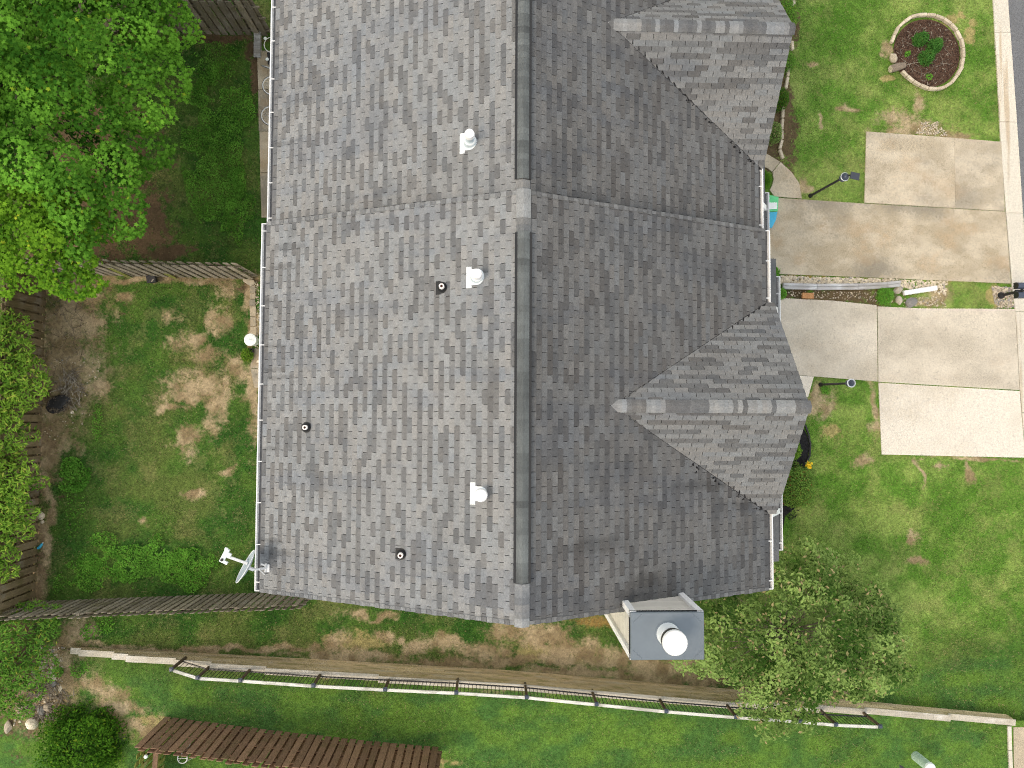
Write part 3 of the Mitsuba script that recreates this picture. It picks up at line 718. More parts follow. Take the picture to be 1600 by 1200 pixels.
cap_strip(f'{nb}__roof__ridge_cap', (RIDGE_U, 4.90, 9.415), (RIDGE_U, 4.57, 9.415), .30, .075, .125, R, 'shingle_material', .2, .5, .3)

# ------------------------------------------------------------------ chimney chase
cu0, cu1, cv0, cv1, cz = 2.95, 4.33, -4.93, -4.08, 9.60
chim = f'{house}__chimney'
put(chim, hw(box(((cu0 + cu1) / 2, (cv0 + cv1) / 2, cz / 2), (cu1 - cu0 - .05, cv1 - cv0 - .05, cz))), 'siding_material', uv=(.4, 0))
R = rng_of(31)
z = cz - .03
while z > 3.2:
    zz = z - .105
    a, b = .008, .022
    P = [(u, v, h) for (h, e) in ((zz, b), (z, a)) for u in (cu0 - e + .02, cu1 + e - .02) for v in (cv0 - e + .02, cv1 + e - .02)]
    put(f'{chim}__siding_plank', hw(trimesh.convex.convex_hull(np.array(P))), 'siding_material', uv=(R.random(), 0))
    z -= .107
for u in (cu0, cu1):
    for v in (cv0, cv1):
        put(f'{chim}__corner_trim', hw(box((u, v, cz / 2 - .01), (.13, .13, cz))), 'white_trim')
capm = bevel_box(((cu0 + cu1) / 2, (cv0 + cv1) / 2, cz + .02), (cu1 - cu0 + .12, cv1 - cv0 + .10, .08), 0, .012)
put(f'{chim}__cap', hw(capm), 'cap_steel')
for sx in (-1, 1):
    for sy in (-1, 1):
        cxx, cyy = (cu0 + cu1) / 2 + sx * .62, (cv0 + cv1) / 2 + sy * .36
        put(f'{chim}__cap_crease', hw(beam((cxx + sx * .08, cyy - sy * .08, cz + .062), (cxx - sx * .10, cyy + sy * .085, cz + .062), .008, .008)), 'cap_steel')
fu, fv = (3.639, -4.452)
fl = f'{chim}__flue'
put(fl, hw(lathe([(0, .0), (.232, .0), (.232, .36), (0, .36)], (fu, fv, cz + .06), 32)), 'galvanized_bright', 40)
put(fl + '__collar', hw(lathe([(0, 0), (.265, 0), (.236, .04), (0, .04)], (fu, fv, cz + .058), 32)), 'cap_steel', 40)
put(fl + '__band', hw(lathe([(0, 0), (.20, 0), (.20, .04), (.238, .045), (.238, .075), (.20, .08), (.20, .12), (.238, .125), (.238, .15), (0, .15)], (fu, fv, cz + .42), 32)), 'dark_band', 30)
put(fl + '__rain_cap', hw(lathe([(0, 0), (.240, .0), (.245, .015), (.245, .08), (.23, .10), (0, .115)], (fu, fv, cz + .57), 36)), 'white_trim', 30)
put(f'{chim}__drip_edge', hw(box(((cu0 + cu1) / 2, (cv0 + cv1) / 2, cz - .035), (cu1 - cu0 + .155, cv1 - cv0 + .135, .03))), 'black_metal')

# ------------------------------------------------------------------ roof vents
def roof_z(u, dz):
    return 9.8 + dz - SLOPE * abs(u - RIDGE_U)
def on_slope(u, v, dz, pts):
    """Points (upslope, along, out) of the back slope near (u, v)."""
    P = np.array(pts, float)
    O = np.array([u, v, roof_z(u, dz)])
    return O + np.outer(P[:, 0], [CA, 0, SA]) + np.outer(P[:, 1], [0, 1, 0]) + np.outer(P[:, 2], [-SA, 0, CA])
def plate(u, v, dz, s0, s1, a0, a1, t=.006, base=.012):
    return hexa(on_slope(u, v, dz, [(s, a, o) for o in (base, base + t) for a in (a0, a1) for s in (s0, s1)]))
def dome(u, v, dz, s, a, r, out=.02, n=20):
    ang = np.arange(n) * 2 * np.pi / n
    P = [(s + r * math.cos(x), a + r * math.sin(x), o) for o in (.006, out) for x in ang]
    return trimesh.convex.convex_hull(on_slope(u, v, dz, P))
def gas_vent(h, dz, uv_, name, hgt, wide, cap_r):
    u, v = uv_
    k = thing_part(h, name)
    put(k + '__flashing', hw(join([plate(u, v, dz, -.22, -.10, -.225, .225), dome(u, v, dz, .02, 0, wide), plate(u, v, dz, -.12, .02, -wide, wide, .007)])), 'galvanized_bright')
    z0 = roof_z(u, dz)
    put(k + '__cone', hw(lathe([(0, -.05), (wide * .86, -.02), (.105, .16), (.10, .2), (0, .2)], (u + .02, v, z0), 24)), 'galvanized', 40)
    put(k + '__collar', hw(lathe([(.09, .16), (.13, .165), (.10, .20), (0, .20)], (u + .02, v, z0), 24)), 'galvanized_bright', 40)
    put(k + '__pipe', hw(lathe([(0, 0), (.075, 0), (.075, hgt), (0, hgt)], (u + .02, v, z0), 20)), 'galvanized', 40)
    put(k + '__cap', hw(lathe([(.08, hgt - .10), (cap_r * 1.12, hgt - .08), (cap_r * 1.12, hgt - .05), (cap_r, hgt - .02), (cap_r * .98, hgt + .02), (0, hgt + .035)], (u + .02, v, z0), 28)), 'white_trim', 40)
def thing_part(h, name):
    return numbered_fast(f'{h}__{name}')
gas_vent(nb, -.4, (-0.470, 5.870), 'roof_vent', .50, .165, .10)
gas_vent(house, 0, (-0.289, 2.834), 'roof_vent', .36, .17, .10)
gas_vent(house, 0, (-0.178, -1.669), 'roof_vent', .30, .15, .125)
def pipe_vent(h, dz, uv_, hgt, w):
    u, v = uv_
    k = thing_part(h, 'pipe_vent')
    put(k + '__flashing', hw(join([plate(u, v, dz, -.14, -.03, -w, w, .006), dome(u, v, dz, .0, 0, .125, .022), ])), 'black_rubber')
    z0 = roof_z(u, dz)
    put(k + '__boot', hw(lathe([(0, -.03), (.10, .02), (.07, .11), (0, .12)], (u, v, z0), 20)), 'black_rubber', 40)
    put(k + '__pipe', hw(lathe([(.030, hgt), (.034, hgt - .05), (.0, hgt - .06), (0, 0), (.056, 0), (.056, hgt), (.030, hgt)], (u, v, z0), 18)), 'pvc_white', 40)
    put(k + '__bore', hw(lathe([(0, 0), (.033, 0), (.033, .004), (0, .004)], (u, v, z0 + hgt - .05), 14)), 'rust_dark')
pipe_vent(house, 0, (-1.019, 2.659), .22, .145)
pipe_vent(house, 0, (-4.200, -0.358), .20, .07)
pipe_vent(house, 0, (-1.868, -3.045), .20, .12)

# ------------------------------------------------------------------ satellite dish
dish = thing('satellite_dish', 'grey satellite dish on a white arm bolted to the back eave', 'satellite dish')
rd = np.array((-5.509, -3.510, 7.620))
nrm = np.array([-.80, .48, .33]); nrm /= np.linalg.norm(nrm)
e1 = np.cross([0, 0, 1.0], nrm); e1 /= np.linalg.norm(e1)
e2 = np.cross(nrm, e1)
V, F = [], []
NR, NA = 6, 32
for i in range(NR + 1):
    r = i / NR
    for j in range(NA):
        t = j * 2 * np.pi / NA
        V.append(rd + e1 * (.40 * r * math.cos(t)) + e2 * (.36 * r * math.sin(t)) + nrm * (.09 * r * r - .05))
for i in range(NR):
    for j in range(NA):
        a, b, c, d = i * NA + j, i * NA + (j + 1) % NA, (i + 1) * NA + j, (i + 1) * NA + (j + 1) % NA
        F += [[a, c, d], [a, d, b]]
put(f'{dish}__reflector', trimesh.Trimesh(np.array(V), F, process=False), 'dish_grey', True)
rim = tube([rd + e1 * (.40 * math.cos(t)) + e2 * (.36 * math.sin(t)) + nrm * .04 for t in np.linspace(0, 2 * np.pi, 33)], .009, 6, False)
put(f'{dish}__rim', rim, 'white_metal', 40)
lnb = np.array((-6.024, -3.250, 7.600))
put(f'{dish}__arm', beam(rd - e2 * .22 + nrm * .0, lnb, .055, .045), 'white_metal')
ax = (lnb - rd) / np.linalg.norm(lnb - rd)
sd = np.cross([0, 0, 1], ax); sd /= np.linalg.norm(sd)
put(f'{dish}__receiver', join([beam(lnb - sd * .16, lnb + sd * .16, .10, .07), beam(lnb + sd * .13 + [0, 0, .0], lnb + sd * .13 - ax * .14, .06, .06), beam(lnb - sd * .05, lnb - sd * .05 - ax * .13, .10, .06), beam(lnb - sd * .15, lnb - sd * .15 + ax * .07, .05, .05)]), 'plastic_white')
put(f'{dish}__receiver__horn', lathe([(0, 0), (.035, 0), (.03, .03), (0, .03)], lnb + sd * .10 + [0, 0, .04], 14), 'black_rubber')
foot = np.array((-5.204, -3.627, 7.160))
knee = np.array((-5.397, -3.590, 7.520))
put(f'{dish}__mast', join([tube([foot + [0, 0, .03], (foot + knee) / 2 + [0, 0, .05], knee], .026, 10), beam(knee, rd - nrm * .04, .06, .06)]), 'white_metal')
put(f'{dish}__foot', join([beam(foot + [-.02, -.10, .02], foot + [-.02, .10, .02], .05, .02), beam(foot + [.05, -.09, .05], foot + [.05, .09, .05], .05, .02), beam(foot + [-.14, .09, .0], foot + [.02, .03, .02], .03, .02)]), 'white_metal')
put(f'{dish}__strut', tube([foot + [-.05, -.16, .0], knee + [.12, -.02, -.06]], .012, 8), 'white_metal')

# ------------------------------------------------------------------ fences
def board_mesh(base, t, n, w, h, th, lean, dog):
    """An upright board; its top corners are clipped by dog."""
    base, t, n = (np.asarray(q, float) for q in (base, t, n))
    up = np.array([0, 0, 1.0]) + lean
    prof = [(-w / 2, 0), (w / 2, 0), (w / 2, h - dog), (w / 2 - dog, h), (-w / 2 + dog, h), (-w / 2, h - dog)]
    V = [base + t * x + up * y + n * o for o in (-th / 2, th / 2) for (x, y) in prof]
    F = [[0, 2, 1], [0, 3, 2], [0, 4, 3], [0, 5, 4], [6, 7, 8], [6, 8, 9], [6, 9, 10], [6, 10, 11]]
    for k in range(6):
        a, b = k, (k + 1) % 6
        F += [[a, b, b + 6], [a, b + 6, a + 6]]
    return trimesh.Trimesh(np.array(V), F, process=False)

def fence(name, label, p0, p1, h, pitch, bw, mat, cam_side, seed, rails=(.25, 1.0, 1.65), gap_every=None, post_gap=2.4, zf=None, tone=(.25, .95), loose=()):
    k = thing(name, label, 'fence', None)
    rng = rng_of(seed)
    p0, p1 = np.array([*p0[:2], 0.0]), np.array([*p1[:2], 0.0])
    L = np.linalg.norm(p1 - p0)
    t = (p1 - p0) / L
    n = np.array([-t[1], t[0], 0])
    if np.dot(n[:2], cam_side) < 0:
        n = -n
    zf = zf or (lambda x, y: 0.0)
    gz = lambda q: q + np.array([0, 0, zf(q[0], q[1])])
    for r in rails:
        m_ = max(1, int(round(L / post_gap)))
        for i in range(m_):
            a, b = p0 + t * (L * i / m_), p0 + t * (L * (i + 1) / m_ - .006)
            put(f'{k}__rail', beam(gz(a) + [0, 0, r + rng.uniform(-.02, .02)], gz(b) + [0, 0, r + rng.uniform(-.02, .02)], .036, .085), mat, uv=(rng.uniform(*tone) * .8, 0))
    for i in range(int(L / post_gap) + 1):
        q = gz(p0 + t * min(i * post_gap + .04, L - .05))
        put(f'{k}__post', box(q + [0, 0, h / 2 - .06], (.085, .085, h - .1), math.atan2(t[1], t[0])), mat, uv=(rng.uniform(*tone), 0))
    nb_ = int(L / pitch)
    for i in range(nb_):
        for side in (1, -1):
            x = (i + (.25 if side > 0 else .75)) * pitch + rng.uniform(-.008, .008)
            if x > L:
                continue
            q = gz(p0 + t * x) + n * side * .055
            lean = t * rng.normal(0, .008) + n * rng.normal(0, .006)
            put(f'{k}__picket', board_mesh(q + [0, 0, .03 + rng.uniform(-.02, .02)], t, n, bw * rng.uniform(.95, 1.03), h + rng.uniform(-.03, .025) - (.0 if side > 0 else .02), .018, lean, .025), mat, uv=(rng.uniform(*tone), 0))
    return k

fence('wooden_fence', 'weathered grey picket fence crossing between the two back lawns', (-14.979, 4.715), (-7.848, 4.592), 2.0, .285, .175, 'fence_grey', (0, -1), 41, tone=(.45, 1.15))
for px, (a, b) in enumerate([((-12.098, 4.558), (-12.091, 4.644, 1.750)), ((-10.608, 4.544), (-10.713, 4.673, 1.750))]):
    k = put('wooden_fence__loose_board', beam((a[0], a[1], .05), (b[0], b[1], 1.78), .16, .02, up=(.0, -1, .2)), 'fence_green', uv=(.55, 0))
fence('wooden_fence', 'mossy board fence along the left edge behind the leafy bushes', (-14.913, 4.585), (-15.004, -6.302), 1.95, .275, .21, 'fence_tan', (1, 0), 42, rails=(.22, .95, 1.6))
fence('wooden_fence', 'dark weathered picket fence from the left corner to the house below the back lawn', (-15.068, -6.259), (-5.712, -5.987), 1.80, .215, .14, 'fence_grey', (0, 1), 43, rails=(.25, .9, 1.5), tone=(.20, .95))
fence('wooden_fence', 'mossy dark picket fence beside the big tree at the top edge', (-13.439, 13.076), (-7.376, 13.023), 2.0, .27, .195, 'fence_grey', (0, -1), 44, tone=(.10, .65))
fence('wooden_fence', 'reddish brown shadowbox fence at the bottom edge', (-10.376, -9.820, 0.750), (-1.510, -10.685, 1.000), 2.05, .262, .195, 'fence_brown', (0, 1), 45, rails=(.25, 1.0, 1.75), zf=lambda x, y: float(lawn_h(x)), tone=(.45, 1.15))
fence('wooden_fence', 'short yellow green fence return below the brown fence', (-10.335, -9.962, 0.700), (-10.557, -12.021, 0.700), 1.85, .26, .16, 'fence_green', (1, 0), 46, rails=(.3, 1.5), zf=lambda x, y: float(lawn_h(x)), tone=(.4, 1.2))

# ------------------------------------------------------------------ timber retaining wall
wall = thing('retaining_wall', 'long stepped timber retaining wall below the house', 'retaining wall')
R = rng_of(51)
XL = np.array([(-13.687, -7.690), (-13.335, -7.715), (-12.192, -7.770), (-11.672, -7.817), (-10.085, -7.919), (-8.891, -7.995), (-7.103, -8.121), (-3.504, -8.353)])[:, 0]
XR = np.array([(17.711, -10.336), (17.711, -10.336), (17.688, -10.336), (15.368, -10.066), (12.439, -9.790), (10.828, -9.618), (9.245, -9.468), (8.040, -9.346)])[:, 0]
for c in range(8):
    x = XL[c]
    zc = .15 * c
    while x < XR[c] - .05:
        ln = min(R.uniform(1.9, 2.6), XR[c] - x)
        if XR[c] - x - ln < .5:
            ln = XR[c] - x
        a = np.array([x, wall_y(x), zc + .073]); b = np.array([x + ln - .007, wall_y(x + ln - .007), zc + .073])
        off = R.uniform(-.006, .006) - c * .004
        top = c == 7 or (x + ln / 2 < XL[c + 1]) or (x + ln / 2 > XR[c + 1])
        put(f'{wall}__timber', beam(a + [0, -.075 + off, 0], b + [0, -.075 + off, 0], .15, .143), 'timber_mossy', uv=(R.uniform(.55, 1.2) * (1.15 if x > 11 else 1), 0))
        x += ln
# flat cap boards on the exposed steps
for c in range(8):
    spans = [(XL[c], XR[c])] if c == 7 else [(XL[c], XL[c + 1]), (XR[c + 1], XR[c])]
    for (s0, s1) in spans:
        x = s0
        while x < s1 - .05:
            ln = min(R.uniform(2.0, 2.6), s1 - x)
            if s1 - x - ln < .4:
                ln = s1 - x
            a = np.array([x, wall_y(x) - .085, .15 * (c + 1) + .014]); b = np.array([x + ln - .008, wall_y(x + ln - .008) - .085, .15 * (c + 1) + .014])
            put(f'{wall}__cap_board', beam(a, b, .20, .032), 'timber_pale', uv=(R.uniform(.6, 1.15), 0))
            x += ln
edge = thing('timber_edging', 'white timber edging beside the tan walk at the lower right corner', 'edging')
for (a, b) in [((17.554, -10.585, 0.360), (17.553, -11.368, 0.360)), ((17.552, -11.389, 0.360), (17.570, -12.275, 0.360)), ((17.569, -12.297, 0.360), (17.596, -13.222, 0.360))]:
    put(f'{edge}__timber', beam((*a[:2], .30), (*b[:2], .30), .12, .14), 'timber_pale', uv=(R.uniform(1.0, 1.3), 0))

# ------------------------------------------------------------------ railing on the wall
rail = thing('guard_railing', 'white topped railing with thin dark balusters on the timber wall', 'railing')
TOPS = [(-9.814, -7.949, 1.550), (-8.969, -8.176, 1.650), (-7.628, -8.234, 1.750), (-5.366, -8.361, 1.900), (-3.175, -8.486, 1.950), (-0.997, -8.572, 2.050), (1.159, -8.736, 2.050), (3.308, -8.979, 2.050), (5.468, -9.222, 2.050), (7.642, -9.428, 2.050), (9.691, -9.637, 1.950), (10.872, -9.796, 1.850), (12.335, -9.920, 1.750)]
TOPS = np.array(TOPS)
# the railing stands behind the wall's edge
for i, q in enumerate(TOPS):
    base = max(float(lawn_h(q[0])) - .1, .1)
    inward = np.array([0, .06, 0])
    put(f'{rail}__post', bevel_box((q[0], q[1] + .03, (base + q[2]) / 2), (.078, .078, q[2] - base), .05, .006), 'post_brown', uv=(R.uniform(.5, 1), 0))
    put(f'{rail}__post_cap', join([bevel_box((q[0], q[1] + .03, q[2] + .025), (.125, .125, .04), .05, .012), bevel_box((q[0], q[1] + .03, q[2] + .055), (.08, .08, .03), .05, .012)]), 'blue_black_plastic')
for a, b in zip(TOPS[:-1], TOPS[1:]):
    L = np.linalg.norm(b - a)
    t = (b - a) / L
    put(f'{rail}__top_rail', beam(a + t * .05 + [0, -.02, -.05], b - t * .05 + [0, -.02, -.05], .088, .04), 'rail_white', uv=(R.uniform(.85, 1.15), 0))
    lo = np.array([0, .03, -.70])
    put(f'{rail}__lower_rail', beam(a + t * .05 + lo, b - t * .05 + lo, .035, .035), 'black_metal')
    n = max(3, int(L / .118))
    for j in range(1, n):
        q = a + (b - a) * j / n
        put(f'{rail}__baluster', tube([q + [0, .028, -.70], q + [0, .028, -.06]], .0095, 5), 'black_metal')

# ------------------------------------------------------------------ lamp posts
def lamp(label, base, top, kind):
    k = thing('lamp_post', label, 'lamp post')
    b, t = np.array([*base, 0.0]), np.array(top)
    put(f'{k}__pole', tube([b - [0, 0, .2], b + (t - b) * .03, t], [.045, .042, .036], 12), 'black_metal', 30)
    put(f'{k}__base', lathe([(0, 0), (.075, 0), (.07, .05), (.045, .09), (0, .09)], b, 16), 'black_metal', 30)
    return k, t
k, t = lamp('black lamp post with a solar panel beside the neighbouring walk', (11.228, 7.576), (11.310, 7.512, 1.950), 0)
put(f'{k}__lantern', lathe([(0, 0), (.09, .0), (.115, .03), (.125, .20), (.10, .26), (.04, .31), (0, .32)], t + [.06, .02, -.02], 18), 'blue_black_plastic', 30)
put(f'{k}__lantern__ring', lathe([(.118, .17), (.14, .18), (.14, .20), (.118, .21)], t + [.06, .02, -.02], 18), 'chrome', 30)
put(f'{k}__bracket', beam(t + [.06, .03, .28], t + [.22, .02, .30], .04, .03), 'black_metal')
pv = bevel_box((0, 0, 0), (.34, .22, .035), 0, .02)
pv.apply_transform(trimesh.transformations.rotation_matrix(.25, [0.3, 1, 0]))
pv.apply_transform(trimesh.transformations.rotation_matrix(-.12, [0, 0, 1]))
pv.apply_translation(t + [.31, .0, .32])
put(f'{k}__solar_panel', pv, 'panel_dark')
k, t = lamp('black lamp post with a round bluish lantern on the front lawn', (11.468, 0.963), (11.458, 0.930, 1.850), 1)
put(f'{k}__lantern', lathe([(0, 0), (.07, 0), (.11, .03), (.125, .20), (.0, .20)], t + [.02, 0, 0], 18), 'blue_black_plastic', 30)
put(f'{k}__lantern__rim', lathe([(.10, .20), (.135, .19), (.140, .215), (.11, .225), (.10, .20)], t + [.02, 0, 0], 20), 'chrome', 30)
put(f'{k}__lantern__finial', lathe([(0, 0), (.09, .0), (.05, .05), (.02, .09), (0, .10)], t + [.02, 0, .205], 16), 'blue_black_plastic', 30)

# ------------------------------------------------------------------ mailboxes by the kerb
k = thing('mailbox_stand', 'black post with two black mailboxes at the kerb between the driveways', 'mailbox')
b = np.array([*(17.935, 4.092), 0.0]); t = np.array((17.794, 4.089, 1.050))
put(f'{k}__post', join([tube([b - [0, 0, .2], [b[0], b[1], 1.0]], .05, 12), lathe([(0, 0), (.12, 0), (.11, .08), (.05, .16), (0, .16)], b, 16)]), 'black_metal', 30)
put(f'{k}__arm', join([beam([b[0] - .22, b[1], .98], [b[0] + .30, b[1], .98], .06, .06), beam([b[0] + .0, b[1] - .22, 1.0], [b[0] + .0, b[1] + .20, 1.0], .06, .05)]), 'black_metal')
for dy in (-.17, .15):
    c = np.array([b[0] - .05, b[1] + dy, 1.03])
    ang = np.linspace(0, np.pi, 9)
    prof = [(-.10, 0), (.10, 0)] + [(.10 * math.cos(a), .12 + .10 * math.sin(a)) for a in ang]
    P = np.array([(x, y, z) for x in (-.24, .24) for (y, z) in prof]) + c
    m_ = f'{k}__mailbox'
    m_ = put(m_, trimesh.convex.convex_hull(P), 'blue_black_plastic', 30)
    put(f'{m_}__door', trimesh.convex.convex_hull(np.array([(x, y * 1.06, z * 1.03) for x in (-.262, -.242) for (y, z) in prof]) + c), 'black_metal', 30)

# ------------------------------------------------------------------ utility pedestal, dark box at the bottom edge
k = thing('utility_pedestal', 'pale green capsule shaped utility post on the lower right lawn', 'utility post')
b = np.array((14.210, -11.440, 0.450)); 
put(f'{k}__body', lathe([(0, -.1), (.155, -.1), (.155, .80), (0, .80)], b, 24), 'pedestal_green', 40)
put(f'{k}__cap', lathe([(0, 0), (.165, 0), (.165, .06), (.14, .10), (.07, .125), (0, .13)], b + [0, 0, .80], 24), 'plastic_white', 40)
k = thing('meter_lid', 'black lid at the bottom edge beside the pale green utility post', 'lid')
put(f'{k}__frame', bevel_box((13.731, -11.841, 0.470), (.46, .22, .10), -.6, .015), 'black_rubber')
put(f'{k}__plate', bevel_box((13.696, -11.811, 0.530), (.38, .15, .03), -.6, .01), 'tarp_black')

# ------------------------------------------------------------------ things by the back wall and fence
k = thing('round_bin', 'white round lidded bin by the back wall', 'bin')
b = np.array([*(-7.925, 2.423), 0.0])
put(f'{k}__body', lathe([(0, .02), (.16, .02), (.185, .42), (0, .42)], b, 24), 'plastic_white', 40)
put(f'{k}__lid', lathe([(0, 0), (.205, 0), (.21, .02), (.20, .045), (.05, .06), (0, .062)], b + [0, 0, .42], 28), 'plastic_white', 40)
put(f'{k}__lid__handle', beam(b + [-.03, 0, .495], b + [.05, .01, .495], .02, .02), 'galvanized')
k = thing('black_ball', 'small black round pot beside the white bin', 'pot')
put(f'{k}__body', lathe([(0, 0), (.05, .0), (.075, .06), (.07, .12), (.045, .125), (.04, .07), (0, .06)], (*(-7.984, 2.098), .02), 18), 'black_rubber', 40)
k = thing('drain_cover', 'grey flat slab at the house corner under the picket fence', 'slab')
put(f'{k}__slab', prism(np.array([(-8.319, 4.535), (-7.975, 4.493), (-7.920, 4.384), (-8.058, 4.274), (-8.318, 4.437)]), .0, .09), 'concrete', uv=(.1, .6))
k = thing('black_crate', 'small black crate at the foot of the grey picket fence', 'crate')
q = np.array((-11.318, 4.496, 0.120))
put(f'{k}__body', join([bevel_box(q, (.26, .24, .20), .15, .02), bevel_box(q + [0, 0, .10], (.30, .28, .03), .15, .01)]), 'tarp_black')
put(f'{k}__strap', beam(q + [.03, -.12, .125], q + [.10, -.02, .125], .03, .01), 'stick', uv=(.9, 0))
k = thing('blue_bottle', 'small crushed blue bottle on the bare soil near the left fence', 'bottle')
q = np.array((-14.816, -4.388, 0.050))
put(f'{k}__body', tube([q + [-.07, -.08, 0], q + [0, -.02, .01], q + [.05, .06, 0], q + [.07, .09, 0]], [.045, .05, .04, .02], 10), 'plastic_blue', 40)
put(f'{k}__cap', tube([q + [.07, .09, 0], q + [.09, .115, 0]], .02, 10), 'plastic_white', 40)

# bicycles lying under the back eave of the neighbouring house
def wheel(k, c, r, tilt, rng, rim='white_metal'):
    c = np.array(c)
    nn = np.array(tilt, float); nn /= np.linalg.norm(nn)
    a = np.cross(nn, [0, 1, 0.01]); a /= np.linalg.norm(a)
    b = np.cross(nn, a)
    ring = lambda rr: [c + rr * (a * math.cos(s) + b * math.sin(s)) for s in np.linspace(0, 2 * np.pi, 37)]
    w = put(f'{k}__wheel', tube(ring(r * .93), .019, 6, False), rim, 40)
    put(f'{w}__tyre', tube(ring(r), .013, 8, False), 'gutter_inside', 40)
    put(f'{w}__spokes', join([tube([c + nn * .02 * (-1) ** i, c + r * .89 * (a * math.cos(s) + b * math.sin(s))], .003, 4, False) for i, s in enumerate(np.linspace(0, 2 * np.pi, 25)[:-1])] + [tube([c - nn * .04, c + nn * .04], .022, 8)]), 'chrome')
    return w
def bicycle(label, w1, w2, tilt, up, r):
    k = thing('bicycle', label, 'bicycle')
    rng = rng_of(61)
    w1, w2 = np.array(w1), np.array(w2)
    wheel(k, w1, r, tilt, rng)
    wheel(k, w2, r, tilt, rng)
    up = np.array(up, float)
    d = (w2 - w1)
    bb = w1 + d * .42 + up * .02
    seat = w1 + d * .30 + up * .50
    head = w1 + d * .80 + up * .52
    put(f'{k}__frame', join([tube([w1, bb], .014, 8), tube([w1, seat], .012, 8), tube([bb, seat], .018, 8), tube([bb, head], .020, 8), tube([seat, head], .018, 8), tube([head, w2], .016, 8)]), 'panel_dark', 40)
    put(f'{k}__saddle', bevel_box(seat + up * .1, (.10, .24, .06), 0, .025), 'black_rubber')
    hb = head + up * .12
    put(f'{k}__handlebar', tube([hb + np.array([0, -.05, -.26]), hb, hb + np.array([0, -.05, .26])], .013, 8), 'black_metal')
    put(f'{k}__crank', lathe([(0, -.01), (.10, -.01), (.10, .01), (0, .01)], bb, 18), 'black_metal')
    return k
bicycle('bicycle with white rimmed wheels lying under the back eave', (-7.376, 10.047, 0.300), (-7.340, 11.076, 0.320), (.10, .05, 1), (.9, 0, .0), .345)
k = thing('spare_wheel', 'loose wheel tilted against the wall above the lying bicycle', 'wheel')
wheel(k, (-7.388, 11.632, 0.400), .30, (.35, .95, .45), None, 'chrome')
k = thing('toy_cart', 'white and black hand cart near the top fence under the eave', 'cart')
q = np.array((-7.393, 12.476, 0.350))
put(f'{k}__hoop', tube([q + [.24 * math.cos(s), .26 * math.sin(s), 0] for s in np.linspace(0, 6.283, 30)], .014, 6, False), 'white_metal', 40)
put(f'{k}__bed', bevel_box(q + [-.02, -.42, -.12], (.26, .44, .14), .1, .03), 'black_rubber')
put(f'{k}__knob', lathe([(0, 0), (.05, 0), (.055, .03), (.0, .05)], q + [-.19, .19, .03], 14), 'plastic_white', 40)
put(f'{k}__knob', lathe([(0, 0), (.05, 0), (.055, .03), (.0, .05)], q + [-.13, -.50, -.02], 14), 'plastic_white', 40)
k = thing('timber_step', 'grey timber step beside the top fence and the house', 'step')
for (a, b) in [((-7.944, 13.103), (-7.931, 12.159)), ((-7.813, 13.106), (-7.810, 12.881))][:1]:
    put(f'{k}__tread', box(((a[0] + b[0]) / 2, (a[1] + b[1]) / 2, .14), (.22, a[1] - b[1], .05)), 'timber_grey', uv=(.45, 0))
    put(f'{k}__riser', box(((a[0] + b[0]) / 2 + .04, (a[1] + b[1]) / 2, .055), (.13, a[1] - b[1] - .04, .11)), 'timber_grey', uv=(.3, 0))

# wheel-like stand and beam behind the brown fence
k = thing('wire_stand', 'round white wire stand showing over the brown fence', 'wire stand')
q = np.array((-9.560, -10.774, 1.250))
put(f'{k}__ring', tube([q + [.15 * math.cos(s), .15 * math.sin(s), 0] for s in np.linspace(0, 6.283, 26)], .014, 6, False), 'white_metal', 40)
put(f'{k}__leg', tube([q + [-.10, -.06, 0], q + [-.22, -.20, -.55]], .011, 6), 'white_metal', 40)
put(f'{k}__leg', tube([q + [.10, -.10, 0], q + [.16, -.22, -.55]], .011, 6), 'white_metal', 40)
put(f'{k}__leg', tube([q + [0, .14, 0], q + [.02, .20, -.55]], .011, 6), 'white_metal', 40)
put(f'{k}__crossbar', tube([q + [-.15, 0, 0], q + [.15, 0, 0]], .010, 6), 'white_metal', 40)
k = thing('plank', 'reddish plank running to the bottom edge behind the brown fence', 'plank')
a, b = np.array((-10.045, -9.789, 1.900)), np.array((-10.149, -11.305, 1.900))
put(f'{k}__board', beam(a, b, .14, .04), 'fence_brown', uv=(1.15, 0))
put(f'{k}__batten', beam(a + [0, 0, -.05], b + [0, 0, -.05], .05, .06), 'fence_brown', uv=(.8, 0))
k = thing('post_light', 'small round white light on the yellow green fence', 'light')
q = np.array((-10.124, -10.138, 2.400))
put(f'{k}__globe', lathe([(0, 0), (.045, .01), (.06, .04), (.045, .08), (0, .10)], q, 14), 'plastic_white', 40)
put(f'{k}__stem', tube([q - [0, 0, .35], q + [0, 0, .02]], .03, 10), 'black_metal', 40)

# ------------------------------------------------------------------ strip between the driveways
k = thing('landscape_timber', 'weathered grey timber edging on the gravel strip between the driveways', 'timber')
R = rng_of(71)
for (a, b) in [((10.155, 4.380), (11.351, 4.352)), ((11.362, 4.352), (12.778, 4.371)), ((12.790, 4.371), (13.802, 4.421)), ((13.814, 4.433), (14.282, 4.480))]:
    put(f'{k}__beam', join([beam((a[0], a[1] + .05, .12), (b[0] - .006, b[1] + .05, .12), .085, .12), beam((a[0], a[1] - .055, .10), (b[0] - .006, b[1] - .055, .10), .10, .12)]), 'timber_grey', uv=(R.uniform(.8, 1.2), 0))
k = thing('brick', 'single orange brick on the mulch between the driveways', 'brick')
q = np.array((11.051, 4.051, 0.050))
put(f'{k}__body', bevel_box(q, (.40, .19, .10), -.03, .01), 'brick_orange')
put(f'{k}__frog', bevel_box(q + [0, 0, .046], (.24, .09, .012), -.03, .003), 'brick_orange')
